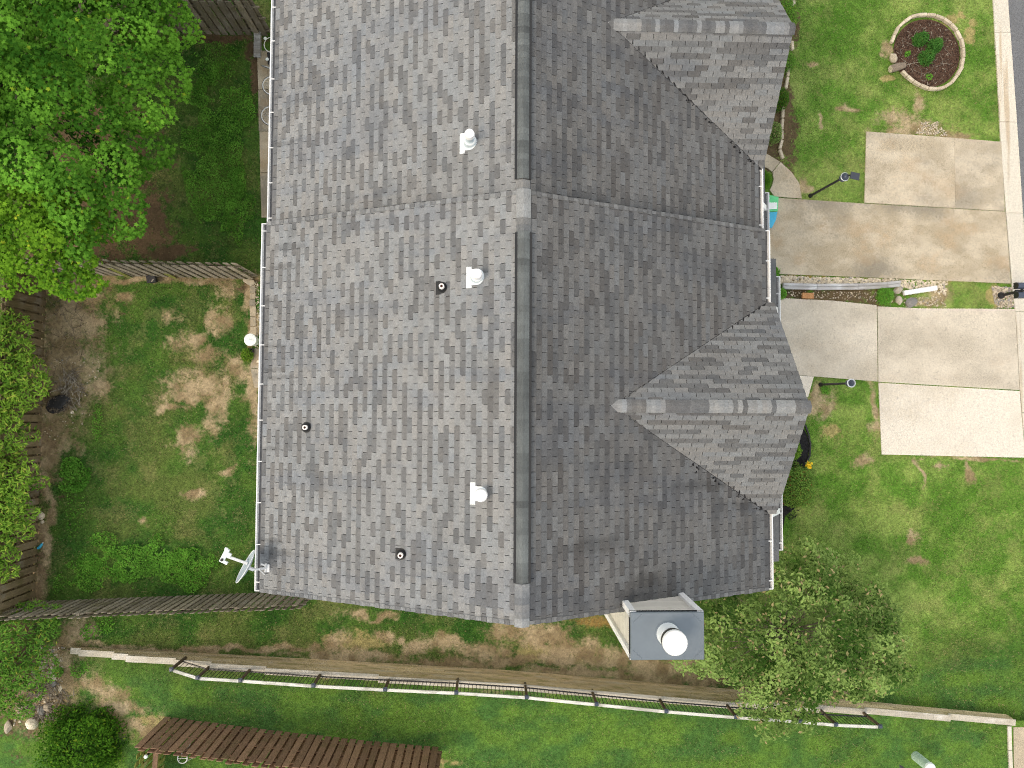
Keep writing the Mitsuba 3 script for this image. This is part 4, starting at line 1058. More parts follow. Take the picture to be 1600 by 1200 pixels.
k = thing('white_pipe', 'white downspout pipe lying on the gravel between the driveways', 'pipe')
a, b = np.array((14.437, 4.154, 0.070)), np.array((15.603, 4.339, 0.070))
put(f'{k}__body', beam(a, b, .16, .11), 'white_metal')
put(f'{k}__ridge', join([beam(a + [0, s, .06], b + [0, s, .06], .02, .012) for s in (-.05, 0, .05)]), 'white_metal')
for lab, c, r, uv in [('pale angular stone at the end of the grey timber edging', (14.254, 4.255), (.17, .13, .10), (.7, .75)), ('pale rounded stone just above the lower driveway', (14.280, 3.895), (.12, .17, .10), (.75, .7)), ('dark broken rock beside the white pipe', (14.677, 3.829), (.26, .17, .12), (.05, .9))]:
    k = thing('stone', lab, 'stone')
    put_as(k, rock(c, r, R), 'stone_material', uv=uv)
# gravel
def pebbles(poly, n, r0, r1, seed, tone, z=.01, key='gravel', blue=.3):
    from shapely.geometry import Polygon, Point
    P = Polygon(poly)
    rng = rng_of(seed)
    x0, y0, x1, y1 = P.bounds
    ico = trimesh.creation.icosphere(subdivisions=0)
    V, F, U = [], [], []
    while len(V) < n:
        x, y = rng.uniform(x0, x1), rng.uniform(y0, y1)
        if not P.contains(Point(x, y)):
            continue
        v = np.array(ico.vertices) * rng.uniform(.75, 1.2, (12, 1)) * np.array([1, rng.uniform(.6, 1), rng.uniform(.45, .8)]) * rng.uniform(r0, r1)
        a = rng.uniform(0, 6.28)
        v = np.stack([v[:, 0] * math.cos(a) - v[:, 1] * math.sin(a), v[:, 0] * math.sin(a) + v[:, 1] * math.cos(a), v[:, 2]], 1) + [x, y, z]
        F.append(np.array(ico.faces) + 12 * len(V))
        V.append(v)
        U.append(np.tile([rng.uniform(*tone), rng.random() if rng.random() < blue else rng.uniform(0, .5)], (12, 1)))
    k = put(key, trimesh.Trimesh(np.vstack(V), np.vstack(F), process=False), 'stone_material', uv=np.vstack(U))
    labels[k] = {'kind': 'stuff'}
    return k
pebbles([(10.070, 4.749), (11.946, 4.692), (14.104, 4.659), (14.169, 4.525), (12.622, 4.471), (10.088, 4.458)], 900, .022, .055, 72, (.45, 1.25))
pebbles([(14.104, 4.659), (16.044, 4.580), (15.985, 4.083), (15.122, 4.304), (14.324, 4.345)], 380, .022, .05, 73, (.5, 1.2))
pebbles([(17.599, 4.407), (18.312, 4.388), (18.405, 3.665), (17.762, 3.662)], 330, .025, .06, 74, (.0, .9), blue=.8)
pebbles([(10.242, 4.212), (13.980, 4.208), (14.084, 3.804), (12.157, 3.930), (10.307, 4.056)], 200, .012, .035, 75, (.1, 1.0))
pebbles([(14.316, 3.985), (15.802, 4.082), (16.020, 3.678), (14.423, 3.693)], 150, .012, .04, 76, (.1, 1.0))
pebbles([(15.270, 10.269), (15.847, 10.276), (16.226, 9.752), (15.029, 9.829)], 260, .014, .035, 77, (.2, 1.0), blue=.6)
pebbles([(-14.721, -7.679), (-13.624, -7.733), (-13.600, -8.730), (-13.750, -9.349), (-14.770, -9.748), (-15.577, -10.251), (-15.105, -8.710)], 420, .015, .055, 78, (.2, 1.1), blue=.5)
pebbles([(-7.996, 4.450), (-7.803, 4.451), (-7.776, 0.972), (-7.883, 0.972)], 200, .012, .035, 79, (.3, 1.1), blue=.3)
pebbles([(-14.863, 1.825), (-12.970, 1.828), (-13.341, -0.316), (-14.785, -1.165)], 110, .010, .035, 80, (.4, 1.2), blue=.4)

# bag of soil at the neighbouring garage
k = thing('soil_bag', 'green and blue plastic bag standing at the neighbouring porch gutter', 'bag')
def pillow(poly, z, h):
    P = np.array(poly)
    c = P.mean(0)
    V = [(*(c + (p - c) * s), z + hh) for (s, hh) in ((1, 0), (.95, h * .6), (.6, h)) for p in P] + [(*c, z + h * 1.05)]
    n = len(P)
    F = []
    for l in range(2):
        for i in range(n):
            a, b = l * n + i, l * n + (i + 1) % n
            F += [[a, b, b + n], [a, b + n, a + n]]
    F += [[2 * n + i, 2 * n + (i + 1) % n, 3 * n] for i in range(n)]
    return trimesh.Trimesh(np.array(V), F, process=False)
put(f'{k}__top', pillow([(9.505, 7.582), (9.799, 7.573), (10.081, 7.497), (10.039, 6.999), (9.496, 6.972)], .035, .10), 'plastic_green', True)
put(f'{k}__bottom', pillow([(9.496, 6.961), (10.034, 6.988), (9.966, 6.683), (9.826, 6.411), (9.487, 6.408)], .035, .09), 'plastic_blue', True)
put(f'{k}__stripe', pillow([(9.546, 7.311), (9.999, 7.293), (9.995, 7.067), (9.542, 7.040)], .125, .02), 'plastic_white', True)

# ------------------------------------------------------------------ round bed with stone edging
bed_c = np.array((15.505, 12.730))
ring_px = [(14.205, 13.045), (14.304, 13.325), (14.473, 13.629), (14.686, 13.819), (14.921, 13.986), (15.202, 14.072), (15.504, 14.089), (15.805, 14.048), (16.104, 13.937), (16.355, 13.755), (16.559, 13.526), (16.713, 13.226), (16.774, 12.902), (16.776, 12.554), (16.710, 12.228), (16.538, 11.901), (16.323, 11.643), (16.063, 11.478), (15.784, 11.405), (15.483, 11.423), (15.209, 11.535), (14.958, 11.669), (14.731, 11.851), (14.551, 12.033)]
bed = thing('garden_bed', 'round mulch bed ringed with pale edging stones on the upper lawn', 'garden bed')
ring = np.array(ring_px)
ang = np.linspace(0, 2 * np.pi, 49)[:-1]
rr = 1.20
bp = [bed_c + np.array([math.cos(a), math.sin(a) * 1.03]) * rr for a in ang]
V = [(*(bed_c + (p - bed_c) * s), h) for (s, h) in ((1, .01), (.7, .05), (.35, .07)) for p in bp] + [(*bed_c, .08)]
F = []
for l in range(2):
    for i in range(48):
        a, b = l * 48 + i, l * 48 + (i + 1) % 48
        F += [[a, b, b + 48], [a, b + 48, a + 48]]
F += [[96 + i, 96 + (i + 1) % 48, 144] for i in range(48)]
put(f'{bed}__soil', trimesh.Trimesh(np.array(V), F, process=False), 'mulch', True, uv=(.5, 0))
R = rng_of(81)
for a, b in zip(ring[:-1], ring[1:]):
    t = b - a
    put(f'{bed}__edging_stone', bevel_box((*((a + b) / 2), .07 + R.uniform(-.012, .012)), (np.linalg.norm(t) - .012, .105 * R.uniform(.92, 1.08), .14), math.atan2(t[1], t[0]) + R.normal(0, .03), .014), 'paver', uv=(R.uniform(.4, 1.1), 0))
def chips(cx, cy, rx, ry, n, seed, mat='mulch', z=.03, L=(.03, .09), uvt=(0, 1), key=None, zf=None):
    rng = rng_of(seed)
    V, F, U = [], [], []
    bx = trimesh.creation.box()
    for i in range(n):
        a, q = rng.uniform(0, 6.283), math.sqrt(rng.random())
        m_ = box((cx + rx * q * math.cos(a), cy + ry * q * math.sin(a), z + rng.uniform(0, .025) + (zf(q) if zf else 0)), (rng.uniform(*L), rng.uniform(.010, .025), .008), rng.uniform(0, 3.14), (rng.normal(0, .3), [0, 1, 0]))
        F.append(np.array(m_.faces) + 8 * i)
        V.append(m_.vertices)
        U.append(np.tile([rng.uniform(*uvt), 0], (8, 1)))
    k = put(key, trimesh.Trimesh(np.vstack(V), np.vstack(F), process=False), mat, uv=np.vstack(U))
    labels[k] = {'kind': 'stuff'}
chips(bed_c[0], bed_c[1], 1.16, 1.19, 2200, 82, key=f'{bed}__mulch', zf=lambda q: .06 * (1 - q))
chips(bed_c[0], bed_c[1], 1.1, 1.15, 260, 83, 'stick', L=(.03, .12), uvt=(.1, .7), key=f'{bed}__straw', zf=lambda q: .07 * (1 - q))
k = thing('stone', 'pinkish flat stone on the left rim of the round bed', 'stone')
put_as(k, rock((14.262, 12.514), (.19, .13, .13), R), 'stone_material', uv=(.55, .3))
k = thing('log', 'short cut log lying on the rim of the round bed', 'log')
a, b = np.array((14.125, 12.082, 0.120)), np.array((14.622, 12.228, 0.120))
put(f'{k}__trunk', tube([a, a + (b - a) * .5 + [0, 0, .02], b], [.125, .135, .10], 14), 'bark_pale', 30)
put(f'{k}__cut_face', tube([a - (b - a) * .03, a + (b - a) * .01], .115, 14), 'stone_material', uv=(.9, .2))

# front bed edging along the neighbouring house
fb = thing('bed_edging', 'row of pale edging stones along the neighbouring front bed', 'edging')
for (a, b) in [((10.738, 14.721), (10.734, 14.513)), ((10.734, 14.501), (10.719, 14.304)), ((10.640, 13.055), (10.658, 12.732)), ((10.510, 12.086), (10.470, 11.787)), ((10.470, 11.764), (10.395, 11.350)), ((10.281, 10.707), (10.263, 10.295)), ((10.263, 10.272), (10.222, 9.884)), ((10.222, 9.861), (10.228, 9.542)), ((10.228, 9.519), (10.143, 9.199)), ((10.143, 9.177), (10.251, 8.859))]:
    a, b = np.array(a), np.array(b)
    t = b - a
    put(f'{fb}__stone', bevel_box((*((a + b) / 2), .06), (np.linalg.norm(t) - .01, .095, .12), math.atan2(t[1], t[0]), .014), 'paver', uv=(R.uniform(.4, .9), 0))
mb = thing('mulch_bed', 'black mulch bed with edging band under the near house front gable', 'garden bed')
put(f'{mb}__soil', prism(np.array([(10.166, -0.342), (10.812, -0.519), (10.964, -0.806), (11.026, -1.114), (10.973, -1.554), (10.881, -1.708), (10.874, -2.103), (10.682, -2.869), (10.451, -3.305), (10.135, -3.543), (10.012, -4.283), (9.833, -4.390), (9.573, -2.536)]), -.1, .03), 'black_mulch')
bc = np.array((10.353, -2.539))
chips((10.360, -2.101)[0], (10.360, -2.101)[1], .45, 1.6, 500, 84, 'black_mulch', z=.03, key=f'{mb}__mulch')
put(f'{mb}__edging_band', tube([(*q, .05) for q in [(10.881, -0.431), (10.988, -0.740), (11.049, -1.092), (11.019, -1.488), (10.903, -1.708)]], .035, 8), 'black_rubber', 40)

# ------------------------------------------------------------------ rubble, brush, sticks, litter
R = rng_of(91)
ROCKS = [('white angular rock beside the dark round shrub', (-14.923, -10.157), (.20, .20, .16), (1.25, 0)), ('round tan stone in the rubble left of the timber wall', (-14.262, -8.659), (.11, .10, .06), (.85, .2)), ('pale flat stone in the rubble just above the dead branches', (-14.067, -9.055), (.11, .07, .06), (1.1, .1)),
         ('dark grey stone half hidden in the dead branches', (-14.646, -9.749), (.17, .13, .09), (.1, .9)), ('brown broken block on the dead branches', (-14.464, -9.649), (.15, .12, .08), (.35, .2)), ('grey stone in the rubble beside the bamboo bush', (-14.863, -8.548), (.18, .13, .08), (.25, .8)), ('grey stone in the middle of the rubble', (-14.298, -8.866), (.11, .12, .07), (.2, 1)),
         ('small grey cobble at the edge of the bamboo bush', (-14.641, -8.343), (.09, .07, .05), (.4, .6)), ('flat grey stone below the tuft in the rubble', (-14.410, -8.512), (.12, .07, .05), (.5, .7)), ('pale stone at the foot of the left fence', (-14.832, -3.388), (.15, .13, .09), (.95, .2)), ('small pale stone below the larger one at the left fence', (-14.785, -3.599), (.07, .06, .04), (1.0, .2)),
         ('round white stone on the bare soil near the brush pile', (-13.916, 0.027), (.06, .06, .05), (1.4, 0)), ('tan stone in the lower corner beside the dark shrub', (-15.700, -10.249), (.22, .12, .09), (.5, .2)), ('small white stone at the step of the back wall path', (-7.787, 1.729), (.09, .06, .04), (1.3, 0))]
for lab, c, r, uv in ROCKS:
    k = thing('stone', lab, 'stone')
    put_as(k, rock(c, r, R), 'stone_material', uv=uv)
k = thing('ash_heap', 'black burnt heap on the bare soil near the left fence', 'heap')
put(f'{k}__mound', rock((-14.341, 0.283), (.42, .30, .13), R, sub=3), 'tarp_black', 40)
chips(*(-14.299, 0.283), .38, .28, 160, 92, 'stick', z=.12, L=(.03, .12), uvt=(0, .35), key=f'{k}__debris')
def sticks(key, c, rx, ry, n, seed, L, tone, rad=(.006, .014), z=.03):
    rng = rng_of(seed)
    ms, U = [], []
    for i in range(n):
        a, q = rng.uniform(0, 6.283), math.sqrt(rng.random())
        p = np.array([c[0] + rx * q * math.cos(a), c[1] + ry * q * math.sin(a), z + rng.uniform(0, .08)])
        d = rng.uniform(0, 3.14)
        l = rng.uniform(*L) / 2
        t = np.array([math.cos(d), math.sin(d), rng.normal(0, .12)])
        s = np.array([-t[1], t[0], 0]) * rng.normal(0, .1) * l
        m_ = tube([p - t * l, p + s, p + t * l], [rng.uniform(*rad), rng.uniform(*rad), .003], 5)
        ms.append(m_)
        U.append(np.tile([rng.uniform(*tone), 0], (len(m_.vertices), 1)))
    k = put(key, join(ms), 'stick', uv=np.vstack(U))
    labels[k] = {'kind': 'stuff'}
sticks('brush_pile', (-13.957, 0.861), .42, .65, 110, 93, (.15, .6), (.2, 1.0))
sticks('dead_branches', (-14.469, -9.442), .75, .6, 130, 94, (.15, .8), (.0, .7))
sticks('twig_litter', (-14.143, 2.471), .7, 1.9, 110, 95, (.08, .55), (.0, .6), (.003, .008), .012)
sticks('twig_litter', (15.330, 12.693), .9, .9, 40, 96, (.1, .5), (.3, 1.0), (.003, .007), .06)
sticks('twig_litter', (-12.926, -9.256), .9, .4, 70, 97, (.06, .4), (.1, .8), (.003, .008), .012)
sticks('twig_litter', (13.861, 4.005), .35, .25, 18, 98, (.2, .5), (.1, .6), (.004, .010), .05)

# ------------------------------------------------------------------ foliage
def lobed(n_pts):
    a = [(1.0, 0), (.52, 24), (.88, 52), (.42, 80), (.66, 112), (.22, 160)]
    pts = [(r, t) for r, t in a] + [(r, -t) for r, t in reversed(a[1:])]
    P = np.array([(r * math.cos(math.radians(t)) + .25, r * math.sin(math.radians(t)), -.16 * r * r) for r, t in pts])
    V = np.vstack([[.12, 0, .03], P])
    n = len(P)
    return V * .62, np.array([[0, 1 + i, 1 + (i + 1) % n] for i in range(n)])
def lance(w):
    V = np.array([(0, 0, 0), (.45, w, .04), (1, 0, -.10), (.45, -w, .04), (.45, 0, -.02)])
    return V - [.4, 0, 0], np.array([[0, 4, 1], [4, 2, 1], [0, 3, 4], [4, 3, 2]])
def simple(w):
    V = np.array([(0, 0, 0), (.5, w, .06), (1, 0, -.06), (.5, -w, .06)])
    return V - [.4, 0, 0], np.array([[0, 2, 1], [0, 3, 2]])
MAPLE, LANCE, OVAL, OVAL2 = lobed(0), lance(.15), simple(.30), simple(.24)

def leaves(P, N, size, shape, rng, tone):
    """One mesh of leaves at the points P facing roughly N; tone (n) runs from dark to light leaves of the kind."""
    V0, F0 = shape
    n = len(P)
    N = N / (np.linalg.norm(N, axis=1, keepdims=True) + 1e-9)
    a = rng.normal(size=(n, 3))
    a -= N * (a * N).sum(1, keepdims=True)
    a /= np.linalg.norm(a, axis=1, keepdims=True) + 1e-9
    b = np.cross(N, a)
    s = np.broadcast_to(size, (n,))[:, None]
    V = P[:, None] + s[:, :, None] * (V0[None, :, 0:1] * a[:, None] + V0[None, :, 1:2] * b[:, None] + V0[None, :, 2:3] * N[:, None])
    F = F0[None] + (np.arange(n) * len(V0))[:, None, None]
    uv = np.stack([np.repeat(tone, len(V0)), np.repeat(rng.random(n), len(V0))], 1)
    return trimesh.Trimesh(V.reshape(-1, 3), F.reshape(-1, 3), process=False), uv

def spots_in(poly, spacing, rng, tries=6000):
    from shapely.geometry import Polygon, Point
    P = Polygon(poly)
    x0, y0, x1, y1 = P.bounds
    out = []
    for _ in range(tries):
        q = np.array([rng.uniform(x0, x1), rng.uniform(y0, y1)])
        if not P.contains(Point(q)):
            continue
        if out and np.min(np.linalg.norm(np.array(out) - q, axis=1)) < spacing:
            continue
        out.append(q)
    out = np.array(out)
    edge = np.array([P.exterior.distance(Point(q)) for q in out])
    return out, edge

def clumps(C_, R_, axis, n_each, size, shape, rng, flat=.6, hang=.25, shell=.75, tone_mid=.45, tone_var=.2, up=.5, size_var=.3):
    """Leaf clumps: ellipsoids (centres C_, radii R_, stretched along axis), leaves on the upper shell."""
    P, N, Tn = [], [], []
    for c, r, ax, k in zip(C_, R_, axis, n_each):
        d = rng.normal(size=(k, 3))
        d[:, 2] = np.abs(d[:, 2]) * 1.0 - .25
        d /= np.linalg.norm(d, axis=1, keepdims=True)
        rad = (shell + (1 - shell) * rng.random(k)) ** .8
        ax3 = np.array([ax[0], ax[1], -hang])
        ax3 /= np.linalg.norm(ax3)
        sd = np.cross([0, 0, 1.0], ax3); sd /= np.linalg.norm(sd)
        nn = np.cross(ax3, sd)
        lump = 1 + .28 * (meshkit.fbm(d * 2.2 + c, 3) - .5) * 2
        q = rad * lump
        L = np.stack([d[:, 0] * q * r * 1.45, d[:, 1] * q * r, d[:, 2] * q * r * flat], 1)
        P.append(c + L[:, 0:1] * ax3 + L[:, 1:2] * sd + L[:, 2:3] * nn)
        o = d[:, 0:1] * ax3 * .6 + d[:, 1:2] * sd * .6 + d[:, 2:3] * nn
        N.append(o * .6 + np.array([0, 0, up]) + rng.normal(0, .33, (k, 3)))
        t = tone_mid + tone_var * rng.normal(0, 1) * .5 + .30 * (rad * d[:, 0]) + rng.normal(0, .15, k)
        Tn.append(np.clip(t, 0, 1))
    P, N, Tn = np.vstack(P), np.vstack(N), np.concatenate(Tn)
    return leaves(P, N, size * (1 + size_var * (rng.random(len(P)) - .5) * 2), shape, rng, Tn)

def limbs(base, tips, rng, r0, key, mat, fork):
    """A tapered trunk with limbs that rise to the clumps."""
    base = np.array(base, float)
    crown = tips.mean(0)
    mid = np.array([base[0] * .7 + crown[0] * .3, base[1] * .7 + crown[1] * .3, fork])
    put(f'{key}__trunk', tube([base, base * [.8, .8, 1] + np.array([*(mid[:2] * .2), fork * .45]), mid], [r0 * 1.25, r0, r0 * .75], 12), mat, 40)
    ms = []
    for tip in tips:
        k1 = mid + (tip - mid) * .35 + rng.normal(0, .12, 3) * [1, 1, .4] + [0, 0, .15]
        k2 = mid + (tip - mid) * .7 + rng.normal(0, .10, 3) * [1, 1, .4] + [0, 0, .10]
        ms.append(tube([mid - [0, 0, .1], k1, k2, tip], [r0 * .36, r0 * .22, r0 * .13, .008], 6))
    put(f'{key}__limbs', join(ms), mat, 40)

def tree(name, label, cat, poly, base, seed, spacing, clump_r, per, size, shape, mat, z_edge, z_rise, r0, fork, bark='bark', flat=.6, hang=.25, tone=.45, tone_var=.25, group=None, inner=.0, up=.5, shell=.75, reach=2.0, tries=6000, zvar=.16):
    k = thing(name, label, cat, group)
    rng = rng_of(seed)
    S, E = spots_in(poly, spacing, rng, tries)
    z = z_edge + z_rise * np.clip(E / reach, 0, 1) ** .65 + rng.normal(0, zvar * min(1, z_rise), len(S))
    Cs = np.column_stack([S, z])
    out = S - np.array(base[:2])
    out = out / (np.linalg.norm(out, axis=1, keepdims=True) + 1e-6) + rng.normal(0, .45, out.shape)
    out /= np.linalg.norm(out, axis=1, keepdims=True)
    Rr = clump_r * rng.uniform(.7, 1.25, len(S))
    if inner:
        pick = E > .35
        C2 = Cs[pick] - [0, 0, clump_r * 1.5] + rng.normal(0, .25, (pick.sum(), 3))
        Cs, Rr, out = np.vstack([Cs, C2]), np.concatenate([Rr, Rr[pick]]), np.vstack([out, out[pick]])
        n_each = (per * (Rr / clump_r) ** 2 * np.concatenate([np.ones(len(S)), np.full(pick.sum(), inner)])).astype(int)
    else:
        n_each = (per * (Rr / clump_r) ** 2).astype(int)
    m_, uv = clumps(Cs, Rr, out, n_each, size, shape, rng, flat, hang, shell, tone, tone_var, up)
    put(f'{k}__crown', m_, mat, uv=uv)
    tips = Cs[:len(S)] - [0, 0, .1]
    limbs(base, tips[rng.permutation(len(tips))[:90]], rng, r0, k, bark, fork)
    return k

BIG = [(-14.765, 12.699, 5.000), (-8.982, 12.824, 5.000), (-9.122, 11.213, 5.000), (-9.587, 10.529, 5.000), (-9.441, 10.106, 5.000), (-9.123, 9.528, 5.000), (-9.209, 8.732, 5.000), (-9.438, 8.289, 5.000), (-9.392, 7.676, 5.000), (-9.619, 7.183, 5.000), (-10.084, 6.793, 5.000), (-9.767, 6.186, 5.000), (-9.786, 5.491, 5.000), (-10.151, 5.228, 5.000), (-10.374, 4.672, 5.000), (-11.005, 4.392, 5.000), (-12.031, 5.212, 5.000), (-14.556, 6.052, 5.000)]
tree('maple_tree', 'big dark green tree with lobed leaves filling the upper left corner', 'tree', BIG, (*(-15.306, 10.756), 0.), 101, .66, .60, 430, .135, MAPLE, 'maple_leaf', 4.1, 3.0, .20, 2.6, flat=.60, hang=.36, inner=.75, tone_var=.5, tone=.44, reach=3.0, zvar=.60)
PALE = [(-14.263, 6.347, 5.400), (-12.304, 6.419, 5.400), (-10.980, 6.042, 5.400), (-10.468, 5.283, 5.400), (-10.644, 4.351, 5.400), (-10.929, 3.927, 5.400), (-10.947, 3.339, 5.400), (-11.270, 3.169, 5.400), (-11.707, 3.670, 5.400), (-12.395, 3.750, 5.400), (-14.178, 3.656, 5.400)]
tree('maple_tree', 'yellow green tree with lobed leaves below the big dark one', 'tree', PALE, (*(-15.613, 6.362), 0.), 102, .60, .50, 420, .125, MAPLE, 'pale_maple_leaf', 4.3, 1.7, .13, 2.5, flat=.6, hang=.3, inner=.4, tone=.5, reach=1.8)
PRIV1 = [(-15.865, 3.066, 2.400), (-14.696, 2.993, 2.400), (-14.457, 2.568, 2.400), (-14.327, 1.930, 2.400), (-14.051, 1.487, 2.400), (-13.736, 0.967, 2.400), (-13.840, 0.639, 2.400), (-14.285, 0.409, 2.400), (-15.783, 0.370, 2.400)]
PRIV2 = [(-15.848, 0.103, 2.300), (-14.531, 0.102, 2.300), (-14.216, -0.379, 2.300), (-14.311, -1.051, 2.300), (-14.417, -1.281, 2.300), (-15.804, -1.316, 2.300)]
PRIV3 = [(-15.798, -1.545, 2.300), (-14.296, -1.588, 2.300), (-13.837, -1.858, 2.300), (-13.788, -2.298, 2.300), (-13.963, -2.774, 2.300), (-14.130, -3.535, 2.300), (-14.448, -4.216, 2.300), (-14.619, -4.763, 2.300), (-15.697, -4.849, 2.300)]
for lab, poly, b, sd in [('bright narrow leaved bush leaning over the left fence, topmost of three', PRIV1, (-16.537, 1.822), 103), ('narrow leaved bush in the middle of the left fence', PRIV2, (-16.567, -0.737), 104), ('narrow leaved bush over the lower end of the left fence', PRIV3, (-16.385, -3.484), 105)]:
    tree('leafy_bush', lab, 'bush', poly, (*b, 0.), sd, .33, .30, 150, .15, LANCE, 'privet_leaf', 1.75, .75, .05, .8, flat=.8, hang=.1, inner=.5, tone=.5, reach=1.0, up=.35)
BAMB = [(-16.167, -6.210, 1.600), (-13.858, -6.311, 1.600), (-13.617, -6.683, 1.600), (-13.681, -7.167, 1.600), (-13.977, -7.648, 1.600), (-14.000, -8.227, 1.600), (-14.373, -8.608, 1.600), (-14.412, -9.281, 1.600), (-16.070, -9.410, 1.600)]
tree('leafy_bush', 'tall fine leaved bush below the left fence corner', 'bush', BAMB, (*(-16.145, -8.284), 0.), 106, .34, .32, 190, .13, LANCE, 'bamboo_leaf', .9, .9, .05, .5, flat=.85, hang=.1, inner=.5, tone=.48, reach=1.2, up=.4)

def shrub(label, c, r, h, n, size, mat, seed, shape=OVAL, name='shrub', cat='shrub', squ=1.0, tone=.45, stem='bark', group=None, up=.35, z0=0.0, wob=.18):
    """A dense round shrub: leaves over a lumpy dome."""
    k = thing(name, label, cat, group)
    rng = rng_of(seed)
    d = rng.normal(size=(n, 3))
    d[:, 2] = np.abs(d[:, 2])
    d /= np.linalg.norm(d, axis=1, keepdims=True)
    lump = 1 + wob * 2 * (meshkit.fbm(d * 2.6 + seed, 3, seed) - .5) + wob * (meshkit.fbm(d * 7 + seed, 2, seed + 3) - .5)
    rad = (1 - .42 * rng.random(n) ** 1.6) * lump
    q = d.copy()
    if squ != 1.0:
        q = np.sign(d) * np.abs(d) ** squ
    rx, ry = (r, r) if np.ndim(r) == 0 else r
    P = np.column_stack([q[:, 0] * rx, q[:, 1] * ry, q[:, 2] * h]) * rad[:, None] + [c[0], c[1], z0 + .03]
    N = d * .7 + [0, 0, up] + rng.normal(0, .4, (n, 3))
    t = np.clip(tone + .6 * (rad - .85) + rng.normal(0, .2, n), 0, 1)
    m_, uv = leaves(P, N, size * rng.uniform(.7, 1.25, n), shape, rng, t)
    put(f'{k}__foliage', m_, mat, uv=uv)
    ms = []
    for i in range(9):
        a = rng.uniform(0, 6.28)
        e = np.array([c[0] + rx * .6 * math.cos(a), c[1] + ry * .6 * math.sin(a), z0 + h * .7])
        b0 = np.array([c[0] + rng.normal(0, .03), c[1] + rng.normal(0, .03), z0 - .05])
        ms.append(tube([b0, (b0 + e) / 2 + [0, 0, .06], e], [.016, .011, .005], 5))
    put(f'{k}__stem', join(ms), stem)
    return k
shrub('glossy dark green rounded shrub in the lower left corner', (-13.012, -10.489, 0.600), (1.30, 1.05), 1.35, 9000, .085, 'holly_leaf', 111, squ=.75, tone=.42, wob=.38)
shrub('large round clipped shrub with reddish leaves in front of the near house', (10.421, -2.487, 0.500), (.66, .76), .95, 6500, .055, 'box_red_leaf', 112, tone=.5)
shrub('small yellowish round shrub beside the black mulch', (10.333, -1.262, 0.500), (.26, .40), .75, 2600, .045, 'privet_leaf', 113, tone=.30)
shrub('dark green ball shrub between the walk and the neighbouring house', (9.400, 8.013, 0.400), .34, .7, 2600, .045, 'holly_leaf', 114, tone=.55)
shrub('smooth dark green ball shrub on the edging of the neighbouring bed', (10.048, 10.865, 0.400), .38, .75, 2800, .042, 'boxwood_leaf', 115, tone=.42)
shrub('bright green leafy shrub beside the peak of the neighbouring front gable', (10.367, 13.835, 0.400), (.40, .66), .7, 2400, .075, 'bamboo_leaf', 116, LANCE, tone=.65)
shrub('low green plant on the neighbouring bed just below the gable peak', (10.384, 12.253, 0.300), (.34, .40), .5, 900, .075, 'bamboo_leaf', 117, LANCE, tone=.5)
shrub('thin olive plant on the neighbouring bed above the walk', (9.869, 9.712, 0.300), (.32, .40), .55, 1000, .055, 'olive_leaf', 118, tone=.45)
shrub('bright green plant at the left end of the grey timber edging', (10.066, 4.110, 0.200), (.22, .20), .35, 600, .075, 'weed_leaf', 119, LANCE, tone=.5)
shrub('small dark green plant at the gutter above the gravel strip', (9.880, 4.822, 0.300), (.12, .22), .4, 420, .06, 'weed_leaf', 120, tone=.3)
shrub('green bushy plant between the driveways beside the pale stones', (13.718, 4.031, 0.250), (.28, .30), .45, 1100, .085, 'weed_leaf', 121, LANCE, tone=.5)
shrub('pale grassy plant under the white bin by the back wall', (-8.123, 1.933, 0.150), (.20, .24), .32, 420, .16, 'privet_leaf', 122, lance(.05), tone=.6, up=.1)
for i, (lab, q) in enumerate([('feathery green seedling conifer, topmost of the three in the round bed', (15.193, 13.139, 0.200)), ('feathery green seedling conifer, rightmost of the three in the round bed', (15.693, 12.917, 0.200)), ('feathery green seedling conifer, lowest of the three in the round bed', (15.383, 12.475, 0.200))]):
    shrub(lab, q, .25, .45, 700, .20, 'needle_leaf', 130 + i, lance(.07), 'conifer', 'conifer', up=.1, tone=.55, wob=.3)
shrub('tiny green sprout left of the conifers in the round bed', (14.759, 12.655, 0.100), .10, .2, 90, .10, 'weed_leaf', 134, LANCE, 'sprout', 'sprout')
shrub('tiny green sprout below the conifers in the round bed', (15.523, 11.860, 0.100), .12, .15, 70, .10, 'weed_leaf', 135, LANCE, 'sprout', 'sprout')
k = thing('yellow_flower', 'bright yellow lily beside the large round shrub', 'flower')
q = np.array((10.852, -1.791, 0.350))
rng = rng_of(136)
put(f'{k}__petal', leaves(q + rng.normal(0, .035, (26, 3)) * [1, 1.6, 1], rng.normal(0, .5, (26, 3)) + [0, 0, 1], np.full(26, .13), OVAL, rng, np.ones(26))[0], 'petal_yellow')
put(f'{k}__stem', tube([q - [0, 0, .36], q], .01, 6), 'bark')

